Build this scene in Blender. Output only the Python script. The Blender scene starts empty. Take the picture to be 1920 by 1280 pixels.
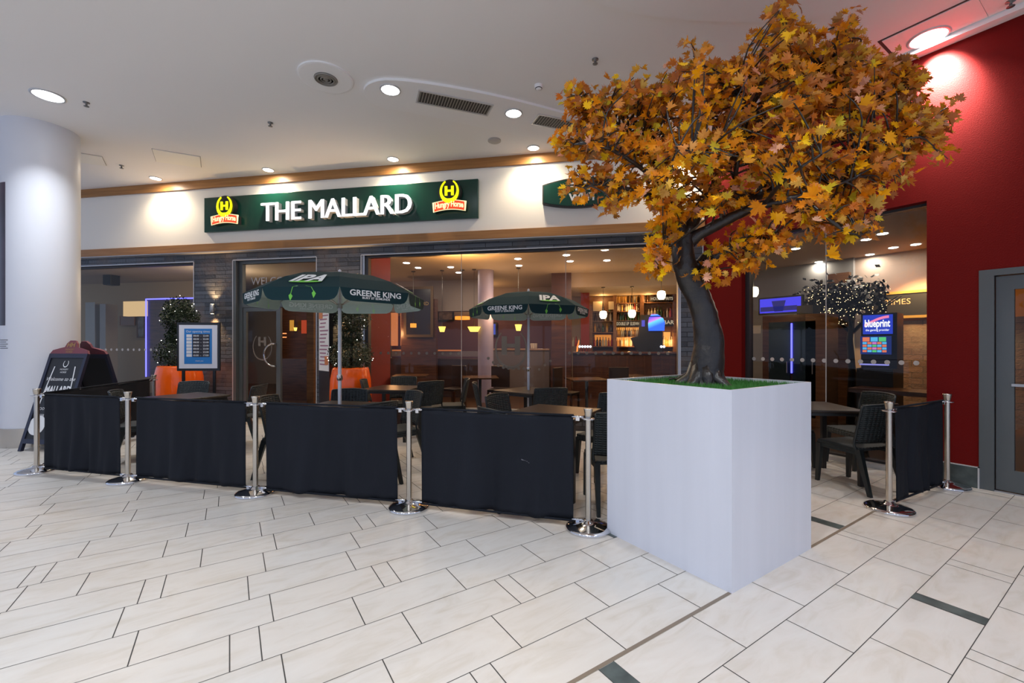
import bpy, bmesh, math, random
from mathutils import Vector, Matrix, noise
S = bpy.context.scene
COL = S.collection
PI = math.pi
# ------------------------------------------------------------------ camera
FPX, EYE, CX, CY = 807.0, 1.4, 960.0, 646.0
_n = math.hypot(1230, FPX)
RX, RY, FX, FY = 1230/_n, -FPX/_n, FPX/_n, 1230/_n        # camera right / forward on the floor plane
cam_d = bpy.data.cameras.new('camera'); cam = bpy.data.objects.new('camera', cam_d); COL.objects.link(cam)
cam_d.sensor_width = 36.0; cam_d.lens = FPX/1920*36; cam_d.shift_y = (CY-640)/1920
cam_d.clip_start = .05; cam_d.clip_end = 200
cam.location = (0, 0, EYE); cam.rotation_euler = (PI/2, 0, math.atan2(FY, FX)-PI/2)
S.camera = cam
# ------------------------------------------------------------------ world, exposure
S.view_settings.view_transform = 'Standard'; S.view_settings.look = 'None'
S.view_settings.gamma = 1.0; S.view_settings.use_curve_mapping = False
S.view_settings.exposure = 0.29
S.cycles.use_denoising = True
S.cycles.max_bounces = 8; S.cycles.diffuse_bounces = 4; S.cycles.glossy_bounces = 4
S.cycles.transmission_bounces = 4; S.cycles.transparent_max_bounces = 12
S.cycles.caustics_reflective = False; S.cycles.caustics_refractive = False
S.cycles.sample_clamp_indirect = 4.0
w = bpy.data.worlds.new('world'); S.world = w; w.use_nodes = True
w.node_tree.nodes['Background'].inputs[0].default_value = (.56, .69, 1.0, 1)
w.node_tree.nodes['Background'].inputs[1].default_value = .66

def Wd(r, f): return (RX*r+FX*f, RY*r+FY*f)                # camera-side metres -> floor x, y
def on_z(u, v, z=0.0):                                     # where a sight line meets the level z
    f = (z-EYE)*FPX/(CY-v); x, y = Wd((u-CX)/FPX*f, f); return Vector((x, y, z))
CEIL = 4.5
OVT = .03          # the raised oval of the ceiling
XR = 6.11
CF = Vector((XR, 3.9407, 0)); AF = math.radians(-43.528)
MF = Matrix.Translation(CF) @ Matrix.Rotation(AF, 4, 'Z')  # shopfront frame: x right, y into the pub
AR = -PI/2
MR = Matrix.Translation(CF) @ Matrix.Rotation(AR, 4, 'Z')  # red wall frame
_MFi = MF.inverted()
def FP(u, v, d=0.0):                                       # sight line met with the plane y = d of the shopfront frame
    dx, dy = Wd((u-CX)/FPX, 1.0)
    o = _MFi @ Vector((0, 0, 0)); q = _MFi.to_3x3() @ Vector((dx, dy, 0))
    t = (d-o.y)/q.y
    return o.x+q.x*t, EYE+(CY-v)/FPX*t
def XP(u, v, X=XR):                                        # sight line met with the plane world x = X
    t = X/(RX*(u-CX)/FPX+FX)
    return (RY*(u-CX)/FPX+FY)*t, EYE+(CY-v)/FPX*t

def area_light(name, loc, power, size, color, rot=(0,0,0), shape='DISK', spread=PI, size_y=None):
    l = bpy.data.lights.new(name, 'AREA'); l.energy = power; l.size = size; l.shape = shape; l.color = color; l.spread = spread
    if size_y: l.size_y = size_y
    o = bpy.data.objects.new(name, l); o.location = loc; o.rotation_euler = rot; COL.objects.link(o); return o
def spot_light(name, loc, power, angle, color, target=None, blend=.6, rad=.04):
    l = bpy.data.lights.new(name, 'SPOT'); l.energy = power; l.spot_size = angle; l.spot_blend = blend; l.color = color; l.shadow_soft_size = rad
    o = bpy.data.objects.new(name, l); o.location = loc; COL.objects.link(o)
    if target is not None:
        o.rotation_euler = (Vector(target)-Vector(loc)).to_track_quat('-Z', 'Y').to_euler()
    return o
def point_light(name, loc, power, color, rad=.05):
    l = bpy.data.lights.new(name, 'POINT'); l.energy = power; l.color = color; l.shadow_soft_size = rad
    o = bpy.data.objects.new(name, l); o.location = loc; COL.objects.link(o); return o
COOL, WARM, AMBER = (.88, .93, 1.0), (1.0, .80, .55), (1.0, .55, .2)
# mall ceiling downlights: the seen ones and the rows that go on behind the camera
SEEN = [(90, 179), (732, 168), (963, 212)]
LAMPP = 27
for u, v in SEEN:
    p = on_z(u, v, CEIL)
    area_light('downlight_glow', (p.x, p.y, CEIL-.03), LAMPP, .2, COOL, spread=2.0)
for x, y in [(-3.2, .2), (-.6, -1.6), (-4.6, 4.2), (-2.0, 2.6), (.3, .9), (2.6, -.9), (-3.5, -3), (1.0, -4.0)]:
    area_light('downlight_glow', (x, y, CEIL-.03), LAMPP*1.2, .25, COOL, spread=2.2)
# red wall washer
PR = on_z(1741, 68, CEIL)
area_light('wall_washer_glow', (PR.x, PR.y, CEIL-.04), 12, .2, (1, .93, .86), spread=1.9)
spot_light('wall_washer_spot', (PR.x, PR.y, CEIL-.05), 640, math.radians(72), (1, .93, .86), (PR.x+.75, PR.y-.10, CEIL-1.0), 1.0)
# warm fascia lights
FASC = [(292, 334), (503, 318), (737, 298), (1000, 277)]
fasc_pts = [on_z(u, v, CEIL) for u, v in FASC]
step = (fasc_pts[3]-fasc_pts[0])/3
fasc_pts.append(fasc_pts[3]+step)
for p in fasc_pts:
    q = _MFi @ p
    area_light('fascia_glow', (p.x, p.y, CEIL-.03), 7, .14, (1, .86, .66))
    spot_light('fascia_spot', (p.x, p.y, CEIL-.04), 56, math.radians(138), (1.0, .80, .56), MF @ Vector((q.x, q.y+.12, 2.5)), .8, .05)

# ------------------------------------------------------------------ materials
def nodes(name):
    m = bpy.data.materials.new(name); m.use_nodes = True; nt = m.node_tree
    return m, nt, nt.nodes['Principled BSDF']
def mat(name, col, rough=.5, metal=0, emit=0, ecol=None, bump=None, vary=None, coat=0, spec=.5):
    m, nt, b = nodes(name)
    b.inputs['Base Color'].default_value = (*col, 1); b.inputs['Roughness'].default_value = rough
    b.inputs['Metallic'].default_value = metal; b.inputs['Specular IOR Level'].default_value = spec
    if coat: b.inputs['Coat Weight'].default_value = coat
    if emit:
        b.inputs['Emission Color'].default_value = (*(ecol or col), 1); b.inputs['Emission Strength'].default_value = emit
    if vary:        # (scale, amount, stretch)
        tc = nt.nodes.new('ShaderNodeTexCoord'); mp = nt.nodes.new('ShaderNodeMapping'); mp.inputs['Scale'].default_value = vary[2]
        n = nt.nodes.new('ShaderNodeTexNoise'); n.inputs['Scale'].default_value = vary[0]; n.inputs['Detail'].default_value = 6
        r = nt.nodes.new('ShaderNodeMapRange'); r.inputs['From Min'].default_value = .3; r.inputs['From Max'].default_value = .7
        r.inputs['To Min'].default_value = 1-vary[1]; r.inputs['To Max'].default_value = 1+vary[1]*.6
        x = nt.nodes.new('ShaderNodeVectorMath'); x.operation = 'SCALE'; x.inputs[0].default_value = col
        L = nt.links.new
        L(tc.outputs['Object'], mp.inputs[0]); L(mp.outputs[0], n.inputs['Vector']); L(n.outputs['Fac'], r.inputs['Value'])
        L(r.outputs[0], x.inputs['Scale']); L(x.outputs[0], b.inputs['Base Color'])
    if bump:        # (scale, strength)
        tc = nt.nodes.new('ShaderNodeTexCoord'); n = nt.nodes.new('ShaderNodeTexNoise'); n.inputs['Scale'].default_value = bump[0]; n.inputs['Detail'].default_value = 4
        bp = nt.nodes.new('ShaderNodeBump'); bp.inputs['Strength'].default_value = bump[1]; bp.inputs['Distance'].default_value = .01
        nt.links.new(tc.outputs['Object'], n.inputs['Vector']); nt.links.new(n.outputs['Fac'], bp.inputs['Height']); nt.links.new(bp.outputs[0], b.inputs['Normal'])
    return m
def emis(name, col, s): return mat(name, (.02, .02, .02), .6, 0, s, col)
def glass_mat(name, tint, base, edge):
    m = bpy.data.materials.new(name); m.use_nodes = True; nt = m.node_tree; nt.nodes.clear(); L = nt.links.new
    o = nt.nodes.new('ShaderNodeOutputMaterial'); mx = nt.nodes.new('ShaderNodeMixShader'); t = nt.nodes.new('ShaderNodeBsdfTransparent')
    g = nt.nodes.new('ShaderNodeBsdfGlossy'); g.inputs['Roughness'].default_value = 0; t.inputs[0].default_value = (*tint, 1)
    lw = nt.nodes.new('ShaderNodeLayerWeight'); lw.inputs['Blend'].default_value = .5
    pw = nt.nodes.new('ShaderNodeMath'); pw.operation = 'POWER'; pw.inputs[1].default_value = 3.5
    ma = nt.nodes.new('ShaderNodeMath'); ma.operation = 'MULTIPLY_ADD'; ma.inputs[1].default_value = edge; ma.inputs[2].default_value = base; ma.use_clamp = True
    L(lw.outputs['Facing'], pw.inputs[0]); L(pw.outputs[0], ma.inputs[0]); L(ma.outputs[0], mx.inputs[0])
    L(t.outputs[0], mx.inputs[1]); L(g.outputs[0], mx.inputs[2]); L(mx.outputs[0], o.inputs[0]); return m
def brick_mat(name, c1, c2, c3, mortar, bw, bh, rough=.55, axis='XZ', bump=.6, tint=None, msize=.004):
    m, nt, b = nodes(name); L = nt.links.new
    tc = nt.nodes.new('ShaderNodeTexCoord'); sx = nt.nodes.new('ShaderNodeSeparateXYZ'); cb = nt.nodes.new('ShaderNodeCombineXYZ')
    L(tc.outputs['Object'], sx.inputs[0])
    ad = nt.nodes.new('ShaderNodeMath'); ad.operation = 'ADD'; L(sx.outputs['X'], ad.inputs[0]); L(sx.outputs['Y'], ad.inputs[1])
    L(ad.outputs[0], cb.inputs[0]); L(sx.outputs['Z'], cb.inputs[1])
    br = nt.nodes.new('ShaderNodeTexBrick'); br.inputs['Scale'].default_value = 1; br.inputs['Mortar Size'].default_value = msize
    br.inputs['Brick Width'].default_value = bw; br.inputs['Row Height'].default_value = bh; br.inputs['Bias'].default_value = -.1
    br.inputs['Color1'].default_value = (*c1, 1); br.inputs['Color2'].default_value = (*c2, 1); br.inputs['Mortar'].default_value = (*mortar, 1)
    L(cb.outputs[0], br.inputs['Vector'])
    n = nt.nodes.new('ShaderNodeTexNoise'); n.inputs['Scale'].default_value = 1.9; n.inputs['Detail'].default_value = 3
    L(tc.outputs['Object'], n.inputs['Vector'])
    r = nt.nodes.new('ShaderNodeMapRange'); r.inputs['From Min'].default_value = .5; r.inputs['From Max'].default_value = .68
    L(n.outputs['Fac'], r.inputs['Value'])
    mx = nt.nodes.new('ShaderNodeMix'); mx.data_type = 'RGBA'; mx.inputs['B'].default_value = (*c3, 1)
    ml = nt.nodes.new('ShaderNodeMath'); ml.operation = 'MULTIPLY'; ml.inputs[1].default_value = .75
    L(r.outputs[0], ml.inputs[0]); L(ml.outputs[0], mx.inputs['Factor']); L(br.outputs['Color'], mx.inputs['A']); L(mx.outputs['Result'], b.inputs['Base Color'])
    bp = nt.nodes.new('ShaderNodeBump'); bp.inputs['Strength'].default_value = bump; bp.inputs['Distance'].default_value = .012
    n2 = nt.nodes.new('ShaderNodeTexNoise'); n2.inputs['Scale'].default_value = 25; L(tc.outputs['Object'], n2.inputs['Vector'])
    s = nt.nodes.new('ShaderNodeMath'); s.operation = 'SUBTRACT'; L(n2.outputs['Fac'], s.inputs[0]); L(br.outputs['Fac'], s.inputs[1])
    L(s.outputs[0], bp.inputs['Height']); L(bp.outputs[0], b.inputs['Normal']); b.inputs['Roughness'].default_value = rough
    return m
def wood_mat(name, c1, c2, scale=(.6, 14, 14), rough=.4):
    m, nt, b = nodes(name); L = nt.links.new
    tc = nt.nodes.new('ShaderNodeTexCoord'); mp = nt.nodes.new('ShaderNodeMapping'); mp.inputs['Scale'].default_value = scale
    n = nt.nodes.new('ShaderNodeTexNoise'); n.inputs['Scale'].default_value = 2.5; n.inputs['Detail'].default_value = 8; n.inputs['Distortion'].default_value = .4
    r = nt.nodes.new('ShaderNodeValToRGB'); r.color_ramp.elements[0].position = .3; r.color_ramp.elements[0].color = (*c1, 1); r.color_ramp.elements[1].position = .7; r.color_ramp.elements[1].color = (*c2, 1)
    L(tc.outputs['Object'], mp.inputs[0]); L(mp.outputs[0], n.inputs['Vector']); L(n.outputs['Fac'], r.inputs[0]); L(r.outputs[0], b.inputs['Base Color'])
    b.inputs['Roughness'].default_value = rough; return m
def tile_mat():
    m, nt, b = nodes('floor_tile'); L = nt.links.new
    tc = nt.nodes.new('ShaderNodeTexCoord')
    mp = nt.nodes.new('ShaderNodeMapping'); mp.inputs['Scale'].default_value = (1.2, 4.0, 1); L(tc.outputs['Object'], mp.inputs[0])
    n = nt.nodes.new('ShaderNodeTexNoise'); n.inputs['Scale'].default_value = 2.2; n.inputs['Detail'].default_value = 9; n.inputs['Roughness'].default_value = .62; n.inputs['Distortion'].default_value = 1.2
    L(mp.outputs[0], n.inputs['Vector'])
    r = nt.nodes.new('ShaderNodeValToRGB'); e = r.color_ramp.elements
    e[0].position = .3; e[0].color = (.575, .53, .465, 1); e[1].position = .7; e[1].color = (.665, .64, .60, 1)
    x = e.new(.5); x.color = (.64, .605, .56, 1); L(n.outputs['Fac'], r.inputs[0])
    n2 = nt.nodes.new('ShaderNodeTexNoise'); n2.inputs['Scale'].default_value = .9; n2.inputs['Detail'].default_value = 2; L(tc.outputs['Object'], n2.inputs['Vector'])
    r2 = nt.nodes.new('ShaderNodeValToRGB'); f = r2.color_ramp.elements
    f[0].position = .35; f[0].color = (1, .965, .93, 1); f[1].position = .65; f[1].color = (.95, .96, .97, 1); L(n2.outputs['Fac'], r2.inputs[0])
    mx = nt.nodes.new('ShaderNodeMix'); mx.data_type = 'RGBA'; mx.blend_type = 'MULTIPLY'; mx.inputs['Factor'].default_value = 1
    L(r.outputs[0], mx.inputs['A']); L(r2.outputs[0], mx.inputs['B']); L(mx.outputs['Result'], b.inputs['Base Color'])
    b.inputs['Roughness'].default_value = .34; b.inputs['Specular IOR Level'].default_value = .35
    return m
def leaf_mat():
    m, nt, b = nodes('maple_leaf'); L = nt.links.new
    a = nt.nodes.new('ShaderNodeVertexColor'); a.layer_name = 'Col'
    g = nt.nodes.new('ShaderNodeNewGeometry'); mx = nt.nodes.new('ShaderNodeMix'); mx.data_type = 'RGBA'
    mx2 = nt.nodes.new('ShaderNodeMix'); mx2.data_type = 'RGBA'; mx2.inputs['Factor'].default_value = .3; mx2.inputs['B'].default_value = (.62, .34, .22, 1)
    L(a.outputs['Color'], mx2.inputs['A']); L(a.outputs['Color'], mx.inputs['A']); L(mx2.outputs['Result'], mx.inputs['B']); L(g.outputs['Backfacing'], mx.inputs['Factor'])
    L(mx.outputs['Result'], b.inputs['Base Color']); b.inputs['Roughness'].default_value = .5; b.inputs['Specular IOR Level'].default_value = .2
    t = nt.nodes.new('ShaderNodeBsdfTranslucent'); L(a.outputs['Color'], t.inputs[0]); ms = nt.nodes.new('ShaderNodeMixShader'); ms.inputs[0].default_value = .22
    o = nt.nodes['Material Output']; L(b.outputs[0], ms.inputs[1]); L(t.outputs[0], ms.inputs[2]); L(ms.outputs[0], o.inputs[0]); return m
def weave_mat(name, col):
    m, nt, b = nodes(name); L = nt.links.new
    b.inputs['Base Color'].default_value = (*col, 1); b.inputs['Roughness'].default_value = .66
    tc = nt.nodes.new('ShaderNodeTexCoord')
    w1 = nt.nodes.new('ShaderNodeTexWave'); w1.bands_direction = 'Z'; w1.inputs['Scale'].default_value = 16; w1.inputs['Distortion'].default_value = 0
    w2 = nt.nodes.new('ShaderNodeTexWave'); w2.bands_direction = 'X'; w2.inputs['Scale'].default_value = 8
    L(tc.outputs['Object'], w1.inputs['Vector']); L(tc.outputs['Object'], w2.inputs['Vector'])
    mu = nt.nodes.new('ShaderNodeMath'); mu.operation = 'MULTIPLY'; L(w1.outputs['Fac'], mu.inputs[0]); L(w2.outputs['Fac'], mu.inputs[1])
    bp = nt.nodes.new('ShaderNodeBump'); bp.inputs['Strength'].default_value = .9; bp.inputs['Distance'].default_value = .012
    L(mu.outputs[0], bp.inputs['Height']); L(bp.outputs[0], b.inputs['Normal']); return m

M = {}
M['tile'] = tile_mat()
M['grout'] = mat('dark_grout', (.055, .05, .045), .8)
M['brass'] = mat('floor_strip', (.25, .20, .15), .45, .3)
M['green_stone'] = mat('green_stone', (.085, .105, .10), .3, vary=(9, .5, (1, 1, 1)))
M['ceil'] = mat('ceiling_paint', (.95, .935, .92), .8)
M['ceil2'] = mat('ceiling_paint_raised', (.96, .95, .94), .8)
M['cream'] = mat('cream_fascia', (.90, .86, .78), .7)
M['oak'] = wood_mat('oak_trim', (.30, .13, .035), (.42, .20, .06))
M['slate'] = brick_mat('slate_cladding', (.105, .115, .135), (.028, .031, .038), (.145, .105, .08), (.012, .012, .013), .46, .076, .36, msize=.006)
M['beadwhite'] = mat('white_metal_edge', (.62, .62, .63), .35, .3)
M['red'] = mat('red_plaster', (.155, .006, .005), .6, bump=(90, .2), spec=.1)
M['greyframe'] = mat('grey_door_frame', (.115, .13, .135), .4, .2)
M['alu'] = mat('brushed_aluminium', (.45, .46, .48), .35, .8)
M['darkframe'] = mat('dark_window_frame', (.035, .03, .03), .4)
M['col_white'] = mat('white_column_paint', (.74, .75, .80), .45)
M['steel'] = mat('stainless_steel', (.58, .54, .48), .22, 1)
M['chrome'] = mat('polished_chrome', (.72, .72, .74), .08, 1)
M['glass'] = glass_mat('shop_glass', (.92, .92, .89), .025, .30)
M['glassred'] = glass_mat('dark_shop_glass', (.74, .75, .73), .025, .32)
M['frost'] = mat('frosted_vinyl', (.55, .52, .50), .6)
M['frostwarm'] = mat('frosted_vinyl_brown', (.22, .19, .16), .6)
M['plantwhite'] = mat('white_planter_laminate', (.70, .72, .80), .28, vary=(1.2, .04, (6, 6, .4)))  # faint upright streaks in the colour stand in for reflections
M['grass'] = mat('artificial_grass', (.055, .22, .035), .7)
M['bark'] = mat('tree_bark', (.026, .021, .018), .36, bump=(16, 1.0), vary=(9, .6, (1, 1, .35)), spec=.6)
M['leaf'] = leaf_mat()
M['fabric'] = mat('black_canvas', (.010, .012, .018), .85, bump=(300, .2), vary=(1.5, .2, (2, 2, .3)), spec=.25)
M['chair'] = weave_mat('charcoal_woven_plastic', (.018, .025, .028))
M['chairleg'] = mat('charcoal_plastic', (.014, .019, .021), .45)
M['tabletop'] = wood_mat('dark_table_top', (.016, .011, .009), (.036, .022, .014), (1, 8, 1), .32)
M['tableleg'] = mat('black_table_metal', (.015, .015, .016), .4)
M['canvas'] = mat('dark_green_canvas', (.011, .034, .040), .85, spec=.16)
M['canvasin'] = mat('grey_green_lining', (.50, .60, .55), .85)  # grey inner cloth, paled to stand for light coming through
M['canvastext'] = mat('white_print', (.80, .82, .82), .6)
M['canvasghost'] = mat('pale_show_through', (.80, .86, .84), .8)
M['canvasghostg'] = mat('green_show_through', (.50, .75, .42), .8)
M['lime'] = mat('lime_print', (.16, .55, .06), .6)
M['polewhite'] = mat('white_pole', (.70, .72, .78), .35)
M['signgreen'] = mat('dark_green_sign', (.004, .045, .032), .22)
M['letterface'] = mat('white_letter_face', (.85, .85, .85), .4, 0, 1.3, (1, 1, 1))
M['letterside'] = mat('white_letter_side', (.62, .63, .64), .5)
M['yellow'] = mat('lit_yellow', (.85, .85, .0), .4, 0, .85, (.9, .95, 0))
M['yedge'] = mat('lit_cream_edge', (.95, .85, .5), .4, 0, .8, (1, .85, .45))
M['redlit'] = mat('lit_red', (.75, .05, .02), .4, 0, .55, (.95, .09, .02))
M['dark'] = mat('matte_black', (.008, .008, .009), .5)
M['black'] = mat('black_frame', (.012, .012, .014), .35)
M['orange'] = mat('glossy_orange', (.95, .12, .004), .22, coat=.3)
M['shrub'] = mat('dark_green_leaves', (.008, .024, .008), .55)
M['fairy'] = emis('fairy_light', (1, .96, .88), 7)
M['white'] = mat('white_card', (.72, .72, .78), .5)
M['blue'] = mat('poster_blue', (.02, .20, .55), .5)
M['paperw'] = mat('white_paper', (.75, .75, .75), .6)
M['ink'] = mat('dark_ink', (.02, .02, .03), .6)
M['burg'] = mat('burgundy_board', (.16, .035, .05), .5)
M['gold'] = mat('gold_leaf', (.35, .22, .06), .4, .3)
M['navy'] = mat('navy_board_frame', (.012, .014, .035), .45)
M['lampon'] = emis('lamp_cool', (.95, .97, 1.0), 14)
M['lampwarm'] = emis('lamp_warm', (1, .95, .86), 14)
M['grille'] = mat('air_grille', (.30, .28, .25), .6)
M['grilledark'] = mat('grille_gap', (.05, .045, .04), .7)
M['chromish'] = mat('sprinkler_metal', (.2, .2, .2), .4, .6)
# ------------------------------------------------------------------ mesh helpers
class MB:
    def __init__(s): s.v = []; s.f = []; s.m = []; s.sm = []
    def add(s, vs, fs, mi=0, smooth=False, T=None):
        b = len(s.v)
        for p in vs:
            p = Vector(p); s.v.append(T @ p if T is not None else p)
        for f in fs: s.f.append(tuple(b+i for i in f)); s.m.append(mi); s.sm.append(smooth)
        return s
    def box(s, x0, x1, y0, y1, z0, z1, mi=0, T=None):
        v = [(x0,y0,z0),(x1,y0,z0),(x1,y1,z0),(x0,y1,z0),(x0,y0,z1),(x1,y0,z1),(x1,y1,z1),(x0,y1,z1)]
        return s.add(v, [(3,2,1,0),(4,5,6,7),(0,1,5,4),(1,2,6,5),(2,3,7,6),(3,0,4,7)], mi, False, T)
    def bev(s, x0, x1, y0, y1, z0, z1, b=.01, mi=0, T=None):
        bm = bmesh.new(); bmesh.ops.create_cube(bm, size=1)
        for v in bm.verts: v.co = Vector(((x0+x1)/2+v.co.x*(x1-x0), (y0+y1)/2+v.co.y*(y1-y0), (z0+z1)/2+v.co.z*(z1-z0)))
        bmesh.ops.bevel(bm, geom=bm.edges[:], offset=b, segments=2, affect='EDGES', profile=.5)
        bm.verts.index_update(); s.add([v.co.copy() for v in bm.verts], [[v.index for v in f.verts] for f in bm.faces], mi, False, T); bm.free(); return s
    def taper(s, p0, p1, a0, a1, b0=None, b1=None, mi=0, T=None):   # square bar from p0 to p1, half widths a (x) b (y)
        b0 = b0 or a0; b1 = b1 or a1; p0 = Vector(p0); p1 = Vector(p1)
        v = [p0+Vector((sx*a0, sy*b0, 0)) for sx, sy in ((-1,-1),(1,-1),(1,1),(-1,1))]+[p1+Vector((sx*a1, sy*b1, 0)) for sx, sy in ((-1,-1),(1,-1),(1,1),(-1,1))]
        return s.add(v, [(3,2,1,0),(4,5,6,7),(0,1,5,4),(1,2,6,5),(2,3,7,6),(3,0,4,7)], mi, False, T)
    def lathe(s, prof, seg=24, mi=0, T=None, smooth=True, c=(0,0)):
        n = len(prof); vs = []; fs = []
        for i in range(seg):
            a = 2*PI*i/seg
            for r, z in prof: vs.append((c[0]+r*math.cos(a), c[1]+r*math.sin(a), z))
        for i in range(seg):
            j = (i+1) % seg
            for k in range(n-1): fs.append((i*n+k, j*n+k, j*n+k+1, i*n+k+1))
        s.add(vs, fs, mi, smooth, T)
        if prof[-1][0] > 1e-4: s.add([(c[0]+prof[-1][0]*math.cos(2*PI*i/seg), c[1]+prof[-1][0]*math.sin(2*PI*i/seg), prof[-1][1]) for i in range(seg)], [tuple(range(seg))], mi, False, T)
        if prof[0][0] > 1e-4: s.add([(c[0]+prof[0][0]*math.cos(2*PI*i/seg), c[1]+prof[0][0]*math.sin(2*PI*i/seg), prof[0][1]) for i in range(seg)], [tuple(reversed(range(seg)))], mi, False, T)
        return s
    def tube(s, path, rad, seg=8, mi=0, T=None, caps=True):
        path = [Vector(p) for p in path]; n = len(path)
        if not hasattr(rad, '__len__'): rad = [rad]*n
        vs = []; fs = []; up = None
        for i, p in enumerate(path):
            d = (path[min(i+1, n-1)]-path[max(i-1, 0)])
            d = d.normalized() if d.length > 1e-9 else Vector((0,0,1))
            if up is None: up = d.orthogonal().normalized()
            up = (up-d*up.dot(d)); up = up.normalized() if up.length > 1e-6 else d.orthogonal().normalized()
            sd = d.cross(up)
            for k in range(seg):
                a = 2*PI*k/seg; vs.append(p+(up*math.cos(a)+sd*math.sin(a))*rad[i])
        for i in range(n-1):
            for k in range(seg):
                q = (k+1) % seg; fs.append((i*seg+k, i*seg+q, (i+1)*seg+q, (i+1)*seg+k))
        if caps: fs.append(tuple(reversed(range(seg)))); fs.append(tuple((n-1)*seg+k for k in range(seg)))
        return s.add(vs, fs, mi, True, T)
    def prism(s, poly, y0, y1, mi=0, T=None, mi_side=None):       # polygon in x-z (counter-clockwise seen from -y), extruded along y
        n = len(poly)
        vs = [(x, y0, z) for x, z in poly]+[(x, y1, z) for x, z in poly]
        s.add(vs, [tuple(range(n)), tuple(reversed(range(n, 2*n)))], mi, False, T)
        s.add(vs, [(i, i+n, (i+1) % n+n, (i+1) % n) for i in range(n)], mi if mi_side is None else mi_side, False, T); return s
    def build(s, name, mats, parent=None, loc=None, rz=0, M4=None):
        me = bpy.data.meshes.new(name)
        me.from_pydata([tuple(v) for v in s.v], [], s.f); me.update()
        for m in (mats if isinstance(mats, (list, tuple)) else [mats]): me.materials.append(m)
        me.polygons.foreach_set('material_index', s.m); me.polygons.foreach_set('use_smooth', s.sm)
        me.validate(clean_customdata=False)
        o = bpy.data.objects.new(name, me); COL.objects.link(o)
        if parent is not None: o.parent = parent
        if loc is not None: o.location = loc; o.rotation_euler = (0, 0, rz)
        if M4 is not None: o.matrix_world = M4
        return o
def tag(o, label, cat, group=None, kind=None):
    o['label'] = label; o['category'] = cat
    if group: o['group'] = group
    if kind: o['kind'] = kind
    return o
def thing(name, label, cat, loc=(0,0,0), rz=0, group=None):
    o = bpy.data.objects.new(name, None); COL.objects.link(o); o.empty_display_size = .1
    o.location = loc; o.rotation_euler = (0, 0, rz); return tag(o, label, cat, group)
def struct(o): o['kind'] = 'structure'; return o
def copy_tree(o, parent=None):
    c = o.copy(); COL.objects.link(c)
    if parent is not None: c.parent = parent
    for ch in [k for k in bpy.data.objects if k.parent == o]: copy_tree(ch, c)
    return c
def floc(x, y, z=0): return tuple(MF @ Vector((x, y, z)))
def rloc(x, y, z=0): return tuple(MR @ Vector((x, y, z)))
def cloc(r, f, z=0): x, y = Wd(r, f); return (x, y, z)
CAMROT = math.atan2(FY, FX)-PI/2
_tc = {}
def text_geo(txt, size, extrude=0.0, bold=0.0, space=1.0, shear=0.0, fit=None):
    """glyph mesh in x-y, centred; returns verts, faces"""
    key = (txt, size, extrude, bold, space, shear, fit)
    if key in _tc: return _tc[key]
    c = bpy.data.curves.new('t', 'FONT'); c.body = txt; c.size = size; c.extrude = extrude; c.offset = bold; c.space_character = space; c.shear = shear
    c.align_x = 'CENTER'; c.align_y = 'CENTER'; c.resolution_u = 3
    o = bpy.data.objects.new('t', c); COL.objects.link(o)
    dg = bpy.context.evaluated_depsgraph_get(); dg.update()
    me = bpy.data.meshes.new_from_object(o.evaluated_get(dg))
    vs = [v.co.copy() for v in me.vertices]; fs = [tuple(p.vertices) for p in me.polygons]
    COL.objects.unlink(o); bpy.data.objects.remove(o); bpy.data.curves.remove(c); bpy.data.meshes.remove(me)
    if vs:
        x0 = min(v.x for v in vs); x1 = max(v.x for v in vs); y0 = min(v.y for v in vs); y1 = max(v.y for v in vs)
        k = fit/(x1-x0) if fit else 1
        vs = [Vector(((v.x-(x0+x1)/2)*k, v.y-(y0+y1)/2, v.z)) for v in vs]
    _tc[key] = (vs, fs); return vs, fs
UP = Matrix(((1,0,0,0),(0,0,-1,0),(0,1,0,0),(0,0,0,1)))        # x-y text -> x-z, facing -y
def put_text(mb, txt, size, x, y, z, mi=0, T=None, mirror=False, **kw):
    vs, fs = text_geo(txt, size, **kw)
    A = Matrix.Translation((x, y, z)) @ UP
    if mirror: A = A @ Matrix.Diagonal((-1, 1, 1, 1)); 
    if T is not None: A = T @ A
    mb.add(vs, fs, mi, False, A)
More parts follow.
